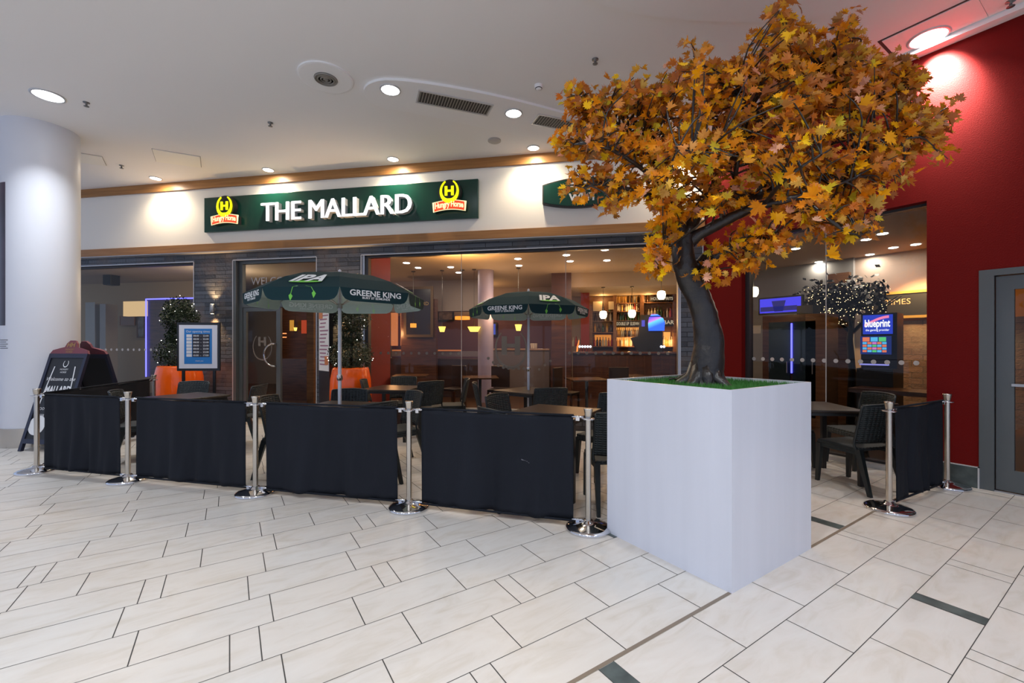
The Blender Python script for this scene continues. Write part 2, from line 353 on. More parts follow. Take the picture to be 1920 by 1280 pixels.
# ------------------------------------------------------------------ floor
fl = MB()
fl.box(-9, 20, -8, 20, -.1, 0, 0)
ROWB = [-.913, -.629, -.346, -.063, .220, .5, .782, 1.067, 1.358, 1.637, 1.918, 2.201, 2.483, 2.766, 3.054, 3.342, 3.633, 3.928, 4.220, 4.510, 4.803, 5.095, 5.385, 5.68, 5.97, 6.26, 6.55, 6.84, 7.13, 7.42, 7.71, 8.0, 8.3, 8.6, 8.9]
JO = {.220: [2.20, 2.755, 2.85, 3.44, 4.02], .5: [2.56, 3.15, 3.242, 3.83, 3.94, 4.53, 5.13, 5.70], .782: [1.80, 2.37, 2.96, 3.55, 4.15, 4.76, 5.35, 5.95], 1.067: [1.33, 1.42, 1.995, 2.575, 3.16, 3.76, 3.861, 4.44, 5.03, 5.62],
      1.358: [.29, .857, .957, 1.523, 2.096, 2.69, 3.28, 3.87, 3.97, 4.56, 5.15, 5.74], 1.637: [0, .568, 1.13, 1.697, 2.28, 2.85, 3.42, 4.0, 4.6, 5.2, 5.75], 1.918: [-.38, .195, .753, 1.318, 1.418, 1.998, 2.57],
      2.201: [-.55, .0, .121, .567, 1.133, 1.703, 2.33, 2.43, 3.0], 2.483: [-.93, -.372, .187, .748, .848, 1.418, 2.0], 2.766: [-1.05, -.468, .09, .657, 1.225, 1.8], 3.054: [-1.0, -.418, -.32, .187, .752, 1.325],
      3.342: [-.98, -.716, -.155, .27, .842, .942, 1.5], 3.633: [-1.6, -1.024, -.929, -.37, .197, .552, 1.12], 3.928: [-1.4, -.833, -.27, .30, .87], 4.220: [-1.3, -.73, -.163, .4, .97], 4.510: [-1.8, -1.22, -.656, -.082, .5],
      4.803: [-1.9, -1.31, -.75, -.2, .37], 5.095: [-1.85, -1.285, -.7, -.1, .47]}
random.seed(4)
gz = .0006
def strip(x0, x1, y0, y1, mi, z=gz): fl.add([(x0,y0,z),(x1,y0,z),(x1,y1,z),(x0,y1,z)], [(0,1,2,3)], mi)
for i, yb in enumerate(ROWB):
    if yb == 1.358: strip(-9, 6.1, yb-.012, yb+.008, 2, .0012)
    else: strip(-9, 14, yb-.0018, yb+.0018, 1)
    y1 = ROWB[i+1] if i+1 < len(ROWB) else yb+.29
    js = list(JO.get(yb, [random.uniform(0, .56)]))
    x = js[0]
    while x > -9: x -= random.choice([.566, .566, .566, .099]) ; js.append(x)
    x = max(js)
    while x < 10: x += random.choice([.58, .58, .58, .099]); js.append(x)
    for x in js: strip(x-.0026, x+.0026, yb, y1, 1)
strip(1.33, 1.42, 1.078, 1.344, 3, .0014); strip(3.152, 3.240, .5, .782, 3, .0014); strip(3.872, 3.968, 1.368, 1.637, 3, .0014); strip(2.33, 2.43, 2.2, 2.483, 3, .0014)
struct(fl.build('floor', [M['tile'], M['grout'], M['brass'], M['green_stone']]))
# ------------------------------------------------------------------ ceiling
ce = MB()
ce.add([(-9,-8,CEIL),(XR+.6,-8,CEIL),(XR+.6,4.5,CEIL),tuple(MF @ Vector((0,.5,CEIL))),tuple(MF @ Vector((-19,.5,CEIL))),(-9,12,CEIL)], [(5,4,3,2,1,0)], 0)
ce.add([(-9,-8,CEIL+.2),(XR+.6,-8,CEIL+.2),(XR+.6,4.5,CEIL+.2),tuple(MF @ Vector((0,.5,CEIL+.2))),tuple(MF @ Vector((-19,.5,CEIL+.2))),(-9,12,CEIL+.2)], [(0,1,2,3,4,5)], 0)
def plate(pts, t=.018, mi=1, smooth=0):
    P = [on_z(u, v, CEIL) for u, v in pts]
    if smooth:
        for _ in range(smooth):
            Q = []
            for i in range(len(P)): a, b = P[i], P[(i+1) % len(P)]; Q += [a*.75+b*.25, a*.25+b*.75]
            P = Q
    n = len(P); ar = sum(P[i].x*P[(i+1) % n].y-P[(i+1) % n].x*P[i].y for i in range(n))
    if ar > 0: P = P[::-1]
    v = [(p.x, p.y, CEIL-t) for p in P]+[(p.x, p.y, CEIL+.01) for p in P]
    ce.add(v, [tuple(range(n))]+[(i, (i+1) % n, (i+1) % n+n, i+n)[::-1] for i in range(n)], mi)
plate([(678,172), (690,150), (740,143), (900,168), (1060,208), (1180,250), (1262,262), (1200,282), (1060,268), (960,248), (860,226), (760,205), (705,196)], OVT, 1, 2)
plate([(1040, -60), (1110, 2), (1190, 22), (1280, 35), (1450, 39), (1560, 25), (1650, -5), (1700, -60)], .02, 0, 2)
c0 = on_z(611, 145, CEIL); rr = .30
ce.lathe([(rr, CEIL+.005), (rr, CEIL-.016), (rr-.02, CEIL-.02), (.001, CEIL-.02)], 48, 1, None, False, (c0.x, c0.y))
struct(ce.build('ceiling', [M['ceil'], M['ceil2']]))
tp = MB()      # long access panels above the red wall
yy0, yy1 = 1.62, -3
for a, b in ((1.60, .93), (.925, .25), (.245, -.45)):
    tp.box(5.56, 5.98, b, a, CEIL-.012, CEIL+.02, 0)
tp.box(5.54, 5.558, -3, 1.63, CEIL-.006, CEIL+.01, 1); tp.box(5.558, 5.985, 1.602, 1.63, CEIL-.006, CEIL+.01, 1)
struct(tp.build('trim_ceiling_panels', [M['ceil'], M['grilledark']]))
tr = MB(); tr.box(5.99, XR+.02, -4, 3.93, CEIL-.06, CEIL+.01, 0)
struct(tr.build('trim_red_wall_top', M['ceil']))
# ------------------------------------------------------------------ shopfront wall with openings
wa = MB()
WT = .25
XL = -19.0
O1 = (XL+.5, -9.227); O2 = (-8.352, -6.611); O3 = (-5.72, -.335)
HEAD = 2.992
wa.box(XL, 0, 0, WT, HEAD, 4.5); wa.box(XL, O1[0], 0, WT, 0, HEAD); wa.box(O1[1], O2[0], 0, WT, 0, HEAD); wa.box(O2[1], O3[0], 0, WT, 0, HEAD); wa.box(O3[1], 0, 0, WT, 0, HEAD)
wa.box(O3[0], O3[1], 0, WT, 0, .25); wa.box(O1[0], O1[1], 0, WT, 0, .25)
struct(wa.build('wall_shopfront', M['slate'], M4=MF))
fa = MB(); fa.box(XL, .0, -.09, 0.0, 3.15, CEIL)
struct(fa.build('wall_fascia', M['cream'], M4=MF))
t1 = MB(); t1.box(XL, 0, -.125, -.088, 4.345, CEIL); struct(t1.build('trim_upper', M['oak'], M4=MF))
t2 = MB(); t2.box(XL, 0, -.125, -.088, 3.155, 3.295); struct(t2.build('trim_lower', M['oak'], M4=MF))
bd = MB()
bd.box(XL, 0, -.12, .0, 3.14, 3.152)
for a, b, zb in ((O1[0], O1[1], .25), (O2[0], O2[1], 0), (O3[0], O3[1], .25)):
    bd.box(a-.002, b+.002, -.006, .02, HEAD-.005, HEAD+.012); bd.box(a-.012, a+.002, -.006, .02, zb, HEAD); bd.box(b-.002, b+.012, -.006, .02, zb, HEAD)
bd.box(O3[0], O3[1], -.02, .1, .25, .275); bd.box(-.008, .006, -.012, 0, 0, HEAD+.1)
struct(bd.build('trim_white_edges', M['beadwhite'], M4=MF))
# windows
def horseshoe(mb, cx, cz, s, y, mi, T=None, t=.1, flip=False):
    # open-top horseshoe ring: outer / inner ellipses
    pts_o = []; pts_i = []
    for k in range(25):
        a = math.radians(128)+(math.radians(412)-math.radians(128))*k/24
        wdt = t*(1-.55*abs(k-12)/12)
        pts_o.append((cx+s*.5*math.cos(a), cz+s*.62*math.sin(a))); pts_i.append((cx+s*(.5-wdt)*math.cos(a), cz+s*(.62-wdt)*math.sin(a)))
    for k in range(24):
        q = [pts_o[k], pts_o[k+1], pts_i[k+1], pts_i[k]]
        mb.add([(x, y, z) for x, z in q], [(0,1,2,3)], mi, False, T)
def letter_H(mb, cx, cz, s, y0, y1, mi, T=None):
    w_ = s*.5; h = s*.5
    for a, b, c, d in ((-w_, -w_*.42, -h, h), (w_*.42, w_, -h, h), (-w_*.45, w_*.45, -h*.2, h*.2)):
        mb.prism([(cx+a, cz+c), (cx+b, cz+c), (cx+b, cz+d), (cx+a, cz+d)], y0, y1, mi, T)
GY = .10
def pane(x0, x1, z0, z1, y=GY): m = MB(); m.add([(x0,y,z0),(x1,y,z0),(x1,y,z1),(x0,y,z1)], [(0,1,2,3)]); return m
def dots(mb, xs, z, r, y, mi=0, wob=None):
    for i, x in enumerate(xs):
        zz = z+(wob(x) if wob else 0)
        mb.add([(x+r*math.cos(2*PI*k/14), y, zz+r*math.sin(2*PI*k/14)) for k in range(14)], [tuple(range(14))], mi)
w1 = MB(); w1.box(O1[0], O1[1], .06, .14, .25, .30); w1.box(O1[0], O1[1], .06, .14, HEAD-.04, HEAD); w1.box(O1[1]-.03, O1[1], .06, .14, .3, HEAD-.04)
w1o = struct(w1.build('window_1', M['darkframe'], M4=MF)); g = pane(O1[0], O1[1]-.03, .3, HEAD-.04).build('window_pane', M['glass'], w1o)
dm = MB(); dots(dm, [-9.5-.138*i for i in range(22)], 1.30, .026, GY-.004)
dm.build('dot_markings', M['frost'], w1o)
w2 = MB(); w2.box(O3[0], O3[1], .06, .14, .275, .31, 1); w2.box(O3[0], O3[1], .06, .14, HEAD-.04, HEAD); w2.box(O3[0], O3[0]+.05, .02, .14, .275, HEAD, 1); w2.box(O3[0]+.05, O3[0]+.11, .04, .14, .31, HEAD-.04, 0); w2.box(O3[1]-.03, O3[1], -.01, .1, .275, HEAD, 1)
w2o = struct(w2.build('window_2', [M['darkframe'], M['alu']], M4=MF))
xs = [O3[0]+.11, -3.901, -2.11, O3[1]-.03]
for i in range(3): pane(xs[i]+.003, xs[i+1]-.003, .31, HEAD-.04).build('window_pane', M['glass'], w2o)
jm = MB()
for x in xs[1:3]: jm.box(x-.004, x+.004, GY-.006, GY+.006, .31, HEAD-.04)
jm.build('silicone_joint', M['frost'], w2o)
dm = MB(); dots(dm, [-.50-.1405*i for i in range(12)], 1.262, .026, GY-.004)
dots(dm, [-3.95-.145*i for i in range(11)], 1.25, .026, GY-.004)
dots(dm, [-2.36-.095*i for i in range(3)], 1.13, .022, GY-.004, 0, lambda x: (x+2.36)*.75)
dots(dm, [-2.72-.088*i for i in range(9)], 1.0, .026, GY-.004, 0, lambda x: 1.2*max(0, abs(x+2.95)-.1)**2)
hc = FP(958, 651, GY)
horseshoe(dm, hc[0], hc[1]-.02, .56, GY-.004, 0, None, .09); 
dm2 = MB(); letter_H(dm2, hc[0], hc[1]+.03, .32, GY-.008, GY-.005, 0)
dm.build('dot_and_horseshoe_markings', M['frostwarm'], w2o); dm2.build('letter_marking', M['frostwarm'], w2o)
# the pub entrance
d1 = MB()
fy0, fy1 = .08, .16
d1.box(O2[0], O2[0]+.06, 0, .2, 0, HEAD); d1.box(O2[0]+.06, O2[0]+.13, fy0, fy1, 0, HEAD); d1.box(O2[1]-.06, O2[1], fy0, fy1, 0, HEAD)
d1.box(O2[0]+.13, O2[1]-.06, fy0, fy1, 2.105, 2.20); d1.box(O2[0]+.13, O2[1]-.06, fy0, fy1, HEAD-.06, HEAD)
d1o = struct(d1.build('door_1', M['greyframe'], M4=MF))
pane(O2[0]+.13, O2[1]-.06, 2.20, HEAD-.06, .12).build('transom_pane', M['glass'], d1o)
tx = MB(); wx, wz = FP(512, 526, .11); put_text(tx, 'WELCOME', .2, wx, .112, wz, fit=.95); tx.build('welcome_lettering', M['frost'], d1o)
lf = MB(); lx0, lx1 = O2[0]+.14, FP(528, 600, .12)[0]
lf.box(lx0, lx0+.06, .09, .14, .02, 2.1); lf.box(lx1-.09, lx1, .09, .14, .02, 2.1); lf.box(lx0+.06, lx1-.09, .09, .14, 2.03, 2.1); lf.box(lx0+.06, lx1-.09, .09, .14, .02, .16)
lfo = lf.build('door_leaf', M['greyframe'], d1o)
pane(lx0+.06, lx1-.09, .16, 2.03, .115).build('leaf_pane', M['glass'], lfo)
hd = MB(); hx = lx1-.09; hd.tube([(hx, .085, 1.42), (hx, .03, 1.42)]+[(hx-.21*math.sin(PI*k/12), .03, 1.21+.21*math.cos(PI*k/12)) for k in range(13)]+[(hx, .085, 1.0)], .016, 8)
hd.build('door_handle', M['chrome'], lfo)
dk = MB(); hx_, hz_ = FP(492, 650, .11); horseshoe(dk, hx_, hz_, .42, .108, 0, None, .07); letter_H(dk, hx_, hz_+.1, .17, .104, .107, 0); dk.build('horseshoe_marking', M['frostwarm'], lfo)
# red wall with window and door
RW0, RW1, RH = .600, 2.553, 2.91
RD0, RDH = 2.93, 2.12
rw = MB()
for a, b, c, d in ((0, RW0, 0, CEIL), (RW0, RW1, RH, CEIL), (RW1, RD0, 0, CEIL), (RD0, RD0+2.1, RDH, CEIL), (RD0+2.1, 8, 0, CEIL), (RW0, RW1, 0, .03)): rw.box(a, b, 0, .3, c, d)
struct(rw.build('wall_red', M['red'], M4=MR))
sk = MB(); sk.box(RW1, RD0, -.02, 0, 0, .2); struct(sk.build('baseboard_red', M['green_stone'], M4=MR))
sk = MB(); sk.box(RW1, RD0+.006, -.024, 0, .2, .208); sk.box(RD0-.006, RD0+.006, -.024, 0, 0, .208); sk.box(RW0, RW1, -.01, .1, .0, .045); struct(sk.build('trim_baseboard_red', M['beadwhite'], M4=MR))
w3 = MB(); w3.box(RW0, RW0+.06, .1, .2, .03, RH); w3.box(RW1-.02, RW1, .1, .2, .03, RH); w3.box(RW0, RW1, .1, .2, RH-.03, RH); w3.box(RW0, RW1, .1, .2, .03, .07)
w3o = struct(w3.build('window_3', M['darkframe'], M4=MR))
mid = 3.9407-2.354
for a, b in ((RW0+.06, mid-.004), (mid+.004, RW1-.02)): pane(a, b, .07, RH-.03, .15).build('window_pane', M['glassred'], w3o)
jm = MB(); jm.box(mid-.004, mid+.004, .144, .156, .07, RH-.03); jm.build('silicone_joint', M['frost'], w3o)
dm = MB(); dots(dm, [RW0+.10+.124*i for i in range(15)], 1.20, .026, .145); dm.build('dot_markings', M['frost'], w3o)
d2 = MB(); d2.box(RD0, RD0+.1, -.01, .2, 0, RDH); d2.box(RD0+.1, RD0+2.0, -.01, .2, RDH-.06, RDH); d2.box(RD0+2.0, RD0+2.1, -.01, .2, 0, RDH); d2.box(RD0+.1, RD0+2.0, 0, .2, 0, .012, 1)
d2o = struct(d2.build('door_2', [M['greyframe'], M['alu']], M4=MR))
for k in (0, 1):
    a = RD0+.108+k*.945; b = a+.935
    lf = MB(); lf.box(a, a+.115, .02, .07, .02, RDH-.07); lf.box(b-.115, b, .02, .07, .02, RDH-.07); lf.box(a+.115, b-.115, .02, .07, RDH-.2, RDH-.07); lf.box(a+.115, b-.115, .02, .07, .02, .22)
    lfo = lf.build('door_leaf', M['greyframe'], d2o); pane(a+.115, b-.115, .22, RDH-.2, .045).build('leaf_pane', M['glassred'], lfo)
    hb = MB(); hb.box(a+.1, b-.1, .0, .02, 1.01, 1.035); hb.build('push_bar', M['alu'], lfo)
# column
cr, cf = 9.21*math.sin(math.radians(-47.55)), 9.21*math.cos(math.radians(47.55))
cp = cloc(cr, cf)
cl = MB(); cl.lathe([(.402, .26), (.402, CEIL)], 64, 0)
clo = struct(cl.build('column', M['col_white'], loc=cp))
cb = MB(); cb.lathe([(.41, 0), (.41, .26)], 64, 0); cb.build('column_skirt', M['steel'], clo)
# ------------------------------------------------------------------ pub interior shell
M['pubfloor'] = wood_mat('pub_floor', (.035, .016, .008), (.07, .03, .014), (1, 6, 1), .3)
M['pubceil'] = mat('pub_ceiling', (.42, .34, .27), .8)
M['pubwall'] = mat('taupe_pub_wall', (.30, .235, .20), .8)
M['purple'] = mat('plum_pub_wall', (.13, .07, .11), .8)
M['pubred'] = mat('red_pub_wall', (.20, .022, .02), .7)
M['puborange'] = mat('orange_pub_wall', (.60, .20, .03), .8)
M['wooddark'] = wood_mat('dark_bar_wood', (.05, .018, .008), (.11, .042, .018), (1, 1, 8), .3)
M['woodmid'] = wood_mat('mid_bar_wood', (.12, .05, .02), (.22, .10, .04), (1, 1, 8), .4)
M['pubbrick'] = brick_mat('pub_brick', (.16, .09, .06), (.09, .05, .035), (.20, .15, .10), (.03, .025, .02), .32, .11, .8)
M['ledblue'] = emis('blue_led', (.08, .08, 1.0), 4)
pts = [MF @ Vector((XL, WT, 0)), MF @ Vector((0, WT, 0)), Vector((XR+.3, 3.9, 0)), Vector((XR+.3, -3, 0)), Vector((11, -3, 0)), Vector((11, 8.28, 0)), MF @ Vector((XL, 6.5, 0))]
pf = MB(); pf.add([(p.x, p.y, .004) for p in pts], [tuple(range(7))]); struct(pf.build('floor_pub', M['pubfloor']))
PC = 3.22
pc = MB(); pc.add([(p.x, p.y, PC) for p in pts], [tuple(reversed(range(7)))]); struct(pc.build('ceiling_pub', M['pubceil']))
wb = MB(); wb.box(XL, .6, 6.5, 6.6, 0, PC); struct(wb.build('wall_back', M['pubwall'], M4=MF))
ws = MB(); ws.box(11, 11.1, -3, 8.4, 0, PC, 0); struct(ws.build('wall_inner', M['pubwall']))
wn = MB(); wn.box(6.4, 11, -3.1, -3, 0, PC); struct(wn.build('wall_end', M['pubbrick']))
# ---- pub interior, seen through the glass; F = shopfront frame placed by depth behind the glass
def fbox(name, mt, u0, u1, v0, v1, d, t, lab=None, cat=None, group=None, kind=None, z0=None, z1=None):
    """block whose front face, d metres behind the shopfront, spans the sight lines; t deep"""
    x0, za = FP(u0, v1, d); x1, zb = FP(u1, v0, d)
    za = EYE+(CY-v1)/FPX*0 if False else za
    zlo = z0 if z0 is not None else min(FP((u0+u1)/2, v1, d)[1], 9); zhi = z1 if z1 is not None else FP((u0+u1)/2, v0, d)[1]
    m = MB(); m.box(-(x1-x0)/2, (x1-x0)/2, 0, t, 0, zhi-zlo)
    o = m.build(name, mt, loc=floc((x0+x1)/2, d, zlo), rz=AF)
    if lab: tag(o, lab, cat, group, kind)
    elif kind: o['kind'] = kind
    return o
M['shade'] = emis('lit_glass_shade', (1, .86, .58), 6)
M['shadeyel'] = emis('lit_yellow_shade', (1, .62, .12), 1.6)
M['shadeorg'] = emis('lit_orange_shade', (1, .33, .03), 1.1)
M['spotlit'] = emis('recessed_spot_lit', (1, .97, .93), 14)
M['bottle'] = [mat('bottle_brown', (.05, .02, .008), .15), mat('bottle_clear', (.55, .50, .40), .15), mat('bottle_green', (.02, .07, .03), .15), mat('bottle_red', (.35, .03, .02), .2), mat('bottle_gold', (.6, .32, .07), .2)]
M['cord'] = mat('lamp_cord', (.05, .04, .03), .5)
# recessed ceiling spots (with light from some)
SP = [(695, 491.7, 1), (762, 492.7, 0), (784, 501.7, 1), (845, 500.6, 0), (860, 510.8, 1), (971, 485, 0), (973, 497.7, 1), (1062, 478, 1), (1069, 489.5, 0), (1134, 468, 1), (1138, 488, 0), (1535, 491, 1), (1631, 477, 1), (1655, 438, 0), (1624, 449, 1), (1675, 464, 1), (1717, 458, 0), (1492, 466, 0)]
def spot_thing(p):
    m = MB(); m.lathe([(.07, 0), (.07, -.006), (.055, -.010), (0, -.010)], 16); return m.build('recessed_spotlight', M['spotlit'], loc=p)
s0 = None
ORD = ['leftmost', 'second from the left', 'third from the left', 'fourth from the left', 'fifth from the left', 'sixth from the left', 'seventh from the left', 'eighth from the left', 'ninth from the left', 'tenth from the left', 'eleventh from the left', 'twelfth from the left']
SP.sort()
nspot = {}
for u, v, on in SP:
    p = on_z(u, v, PC)
    if s0 is None: s0 = spot_thing(p); o = s0
    else: o = s0.copy(); COL.objects.link(o); o.location = p
    side = 'seen through the large shopfront window' if u < 1300 else 'seen through the window in the red wall'
    nspot[side] = nspot.get(side, -1)+1; tag(o, 'recessed pub ceiling spotlight '+side.replace('seen through', 'behind').replace('shopfront ', '')+', '+ORD[nspot[side]], 'ceiling light', 'pub ceiling spotlights '+('behind the large window' if u < 1300 else 'behind the red wall window'))
    if on: area_light('pub_spot_glow', (p.x, p.y, PC-.03), 11, .1, (1, .85, .68))
# plum lower wall, bulkhead
fbox('trim_plum_wall', M['purple'], 735, 1045, 0, 0, 6.38, .1, kind='structure', z0=0, z1=2.35)
fbox('trim_bulkhead', M['pubwall'], 700, 905, 0, 0, 4.6, .3, kind='structure', z0=2.35, z1=PC)
fbox('trim_bar_bulkhead', M['pubceil'], 1035, 1300, 0, 0, 4.0, 2.2, kind='structure', z0=2.86, z1=PC)
m = MB(); m.box(0, .08, .3, 1.25, 0, PC); struct(m.build('wall_pub_left', M['pubred'], M4=MF @ Matrix.Translation((-5.86, 0, 0))))
fbox('trim_red_pillar', M['pubred'], 1089, 1105, 0, 0, 5.2, .3, kind='structure', z0=0, z1=2.86)
fbox('trim_wood_pillar', M['wooddark'], 1034, 1071, 0, 0, 3.9, .4, kind='structure', z0=0, z1=PC)
# lavender column
x, z = FP(907, 600, 3.0); m = MB(); m.lathe([(.19, 0), (.19, PC)], 32); struct(m.build('column', mat('lavender_column', (.34, .29, .40), .6), loc=floc(x, 3.2)))
# framed things
def framed(name, u0, u1, v0, v1, d, fm, pm_, lab, w_=.05, words=None, wm=None, cat='picture', sz=.1, vz=0):
    x0, z0 = FP(u0, v1, d); x1, z1 = FP(u1, v0, d); W_ = x1-x0; zl = FP((u0+u1)/2, v1, d)[1]; H_ = FP((u0+u1)/2, v0, d)[1]-zl
    t = thing(name, lab, cat, floc((x0+x1)/2, d, zl), AF)
    m = MB(); m.box(-W_/2, W_/2, 0, .03, 0, w_); m.box(-W_/2, W_/2, 0, .03, H_-w_, H_); m.box(-W_/2, -W_/2+w_, 0, .03, w_, H_-w_); m.box(W_/2-w_, W_/2, 0, .03, w_, H_-w_); m.build('frame', fm, t)
    m = MB(); m.box(-W_/2+w_, W_/2-w_, .008, .03, w_, H_-w_); m.build('picture', pm_, t)
    if words:
        m = MB()
        for i, s in enumerate(words): put_text(m, s, sz, 0, .004, H_*.55+vz-i*sz*1.2)
        m.build('lettering', wm or M['gold'], t)
    return t
framed('framed_mirror', 757, 812, 537, 632, 3.6, mat('dull_gold_frame', (.10, .055, .02), .5, .3), mat('dark_picture', (.02, .012, .012), .25), 'tall dark framed panel with MALLARD lettering inside the pub', .07, ['MALLARD'], M['gold'], 'picture', .13, .15)
fbox('trim_partition', M['wooddark'], 752, 818, 0, 0, 3.68, .12, kind='structure', z0=0, z1=2.6)
framed('framed_picture', 820, 851, 578, 602, 6.3, M['dark'], mat('grey_photo', (.20, .15, .12), .5, vary=(6, .7, (1, 1, 1))), 'brown group photograph on the plum pub wall, left of the lavender column')
framed('framed_picture', 700, 722, 590, 628, 2.9, M['dark'], mat('dark_photo', (.05, .035, .03), .5, vary=(6, .7, (1, 1, 1))), 'dark framed picture on the red pub wall behind the right topiary')
framed('framed_picture', 918, 932, 604, 630, 6.3, M['dark'], emis('lit_blue_print', (.06, .12, .7), .5), 'small blue-lit print on the pub back wall left of the horseshoe marking')
for a, b, lab in ((733, 745, 'left'), (751, 761, 'right')):
    fbox('lit_wall_panel', emis('lit_orange_panel', (1, .30, .10), .45), a, b, 584, 648, 6.3, .05, a == 733 and 'narrow orange lit wall panel, left of the pair deep inside the pub' or 'narrow orange lit wall panel, right of the pair deep inside the pub', 'wall panel', 'orange lit panels')
fbox('flower_picture', mat('green_grey_print', (.16, .17, .13), .5, vary=(9, .8, (1, 1, 1))), 752, 777, 631, 649, 6.2, .03, 'small grey and green print below the right orange wall panel', 'picture')
# booth divider with copper lit top, benches
fbox('booth_divider', mat('mauve_padding', (.16, .12, .13), .7), 735, 905, 658, 668, 4.4, .12, 'long padded booth divider with a lit copper top edge in the pub', 'divider')
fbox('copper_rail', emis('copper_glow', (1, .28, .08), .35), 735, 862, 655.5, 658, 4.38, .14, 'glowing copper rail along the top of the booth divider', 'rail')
fbox('booth_bench', mat('dark_leather', (.035, .014, .010), .5), 700, 905, 0, 0, 3.9, .55, 'long dark leather booth bench below the booth divider', 'bench', z0=0, z1=1.02)
# hanging lamps
def pendant(p, kind, R, H, lab, grp, hang=PC):
    t = thing('pendant_lamp', lab, 'pendant lamp', tuple(p), 0, grp)
    m = MB()
    if kind == 'globe': m.lathe([(R*.5, H*.5), (R*.85, H*.42), (R, H*.1), (R*.92, -H*.25), (R*.6, -H*.5), (R*.55, -H*.5)], 20)
    elif kind == 'cone': m.lathe([(R*.6, -H*.5), (R, H*.5)], 24)
    else: m.lathe([(R, -H*.5), (R, H*.5)], 28)
    m.build('lamp_shade', M['shade'] if kind == 'globe' else M['shadeyel'] if kind == 'cone' else M['shadeorg'], t)
    m = MB(); m.tube([(0, 0, H*.5), (0, 0, hang-p[2])], .006, 5); m.lathe([(.05, hang-p[2]-.02), (.05, hang-p[2])], 12); m.build('cord', M['cord'], t)
def FV(u, v, d): x, z = FP(u, v, d); return Vector(floc(x, d, z))
for u, v, d, lab in ((1131, 590, 4.1, 'glowing glass globe pendant over the bar, leftmost of three'), (1185, 588, 4.1, 'glowing glass globe pendant over the bar, middle of three'), (1240, 553, 3.2, 'glowing glass globe pendant over the bar, rightmost and highest')):
    p = FV(u, v, d); pendant(p, 'globe', .095, .19, lab, 'globe pendants over the bar', 2.86 if d > 4 else PC); point_light('pendant_glow', (p.x, p.y, p.z-.2), 7, AMBER, .08)
X_ = 7.6; y_, z_ = XP(1413, 547, X_); pendant(Vector((X_, y_, z_)), 'globe', .08, .17, 'glowing glass globe pendant at the left edge of the red wall window', 'globe pendants over the bar'); point_light('pendant_glow', (X_, y_, z_-.2), 5, AMBER, .08)
for u, v, k, R, H, lab in ((867, 596, 'drum', .18, .075, 'flat orange drum pendant left of the farther parasol'), (829, 617, 'cone', .09, .13, 'small yellow pendant shade left of the orange drum pendant'), (889, 617, 'cone', .16, .12, 'yellow pendant shade under the left rim of the farther parasol'), (972, 614, 'cone', .085, .15, 'yellow pendant shade seen just left of the farther parasol pole'), (775, 610, 'drum', .075, .1, 'small dark orange pendant before the framed MALLARD panel'), (554, 617, 'cone', .045, .09, 'yellow lamp shade seen through the open entrance')):
    p = FV(u, v, 3.0 if u > 600 else 3.4); pendant(p, k, R, H, lab, 'shaded pendants in the pub')
point_light('pub_fill_glow', floc(-4.0, 3.0, 2.2), 30, (1, .6, .3), .3)
point_light('pub_fill_glow', floc(-2.0, 3.2, 2.4), 20, (1, .55, .25), .3)
point_light('pub_fill_glow', floc(-5.0, 5.4, 2.6), 26, (1, .55, .22), .2)
point_light('pub_fill_glow', floc(-10.4, 1.9, 2.6), 46, (1, .8, .55), .3)  # unseen warm lamp added to brighten behind the left window
area_light('pub_ceiling_fill', floc(-4.2, 1.0, 2.6), 42, .7, (1, .5, .15), (PI, 0, 0))  # unseen upward lamp added to turn the pub ceiling orange
# ---- bar
BZ = 1.22
bx0 = FP(1074, 650, 4.2)[0]; bx1 = FP(1300, 650, 4.2)[0]
bar = thing('bar_counter', 'long dark wooden bar counter across the right half of the large window', 'bar counter', floc((bx0+bx1)/2, 4.2), AF)
hw = (bx1-bx0)/2
m = MB(); m.bev(-hw, hw, -.06, .6, BZ-.05, BZ, .008); m.build('counter_top', mat('glossy_bar_top', (.12, .05, .03), .12), bar)
m = MB(); m.box(-hw, hw, 0, .55, 0, BZ-.05)
for k in range(14): x = -hw+.1+k*(2*hw-.2)/13; m.box(x-.03, x+.03, -.02, 0, .1, BZ-.1)
m.build('counter_front', M['wooddark'], bar)
lb = FP(900, 650, 4.9)[0]; rb = FP(1030, 650, 4.9)[0]
b2 = thing('bar_counter', 'low lit bar counter with glasses behind the horseshoe window marking', 'bar counter', floc((lb+rb)/2, 4.9), AF); hw2 = (rb-lb)/2
m = MB(); m.bev(-hw2, hw2, -.04, .5, 1.24, 1.29, .008); m.build('counter_top', mat('pale_bar_top', (.35, .2, .12), .2), b2); m = MB(); m.box(-hw2, hw2, 0, .45, 0, 1.24); m.build('counter_front', mat('grey_mauve_panel', (.13, .10, .10), .6), b2)
# back bar shelving
D = 6.0
x0 = FP(1106, 600, D)[0]; x1 = FP(1270, 600, D)[0]; W_ = x1-x0
bb = thing('back_bar_shelving', 'amber-lit wooden back bar shelving full of bottles', 'shelving', floc(x0, D), AF)
m = MB(); m.box(0, W_, .32, .36, 0, 2.86)
def ux(u): return FP(u, 600, D)[0]-x0
def vz(v): return FP(1190, v, D)[1]
for u in (1108, 1153, 1204, 1266): a = ux(u); m.box(a-.05, a+.05, 0, .32, 0, 2.86)
m.build('carcass', M['woodmid'], bb)
SH = [(1108, 1153, 583), (1108, 1153, 601), (1108, 1153, 622), (1153, 1204, 567), (1153, 1204, 583), (1153, 1204, 600), (1153, 1204, 631), (1204, 1266, 567), (1204, 1266, 595), (1108, 1266, 649)]
for a, b, v in SH:
    m = MB(); m.box(ux(a)+.05, ux(b)-.05, .02, .32, vz(v)-.02, vz(v)); m.build('shelf', M['woodmid'], bb)
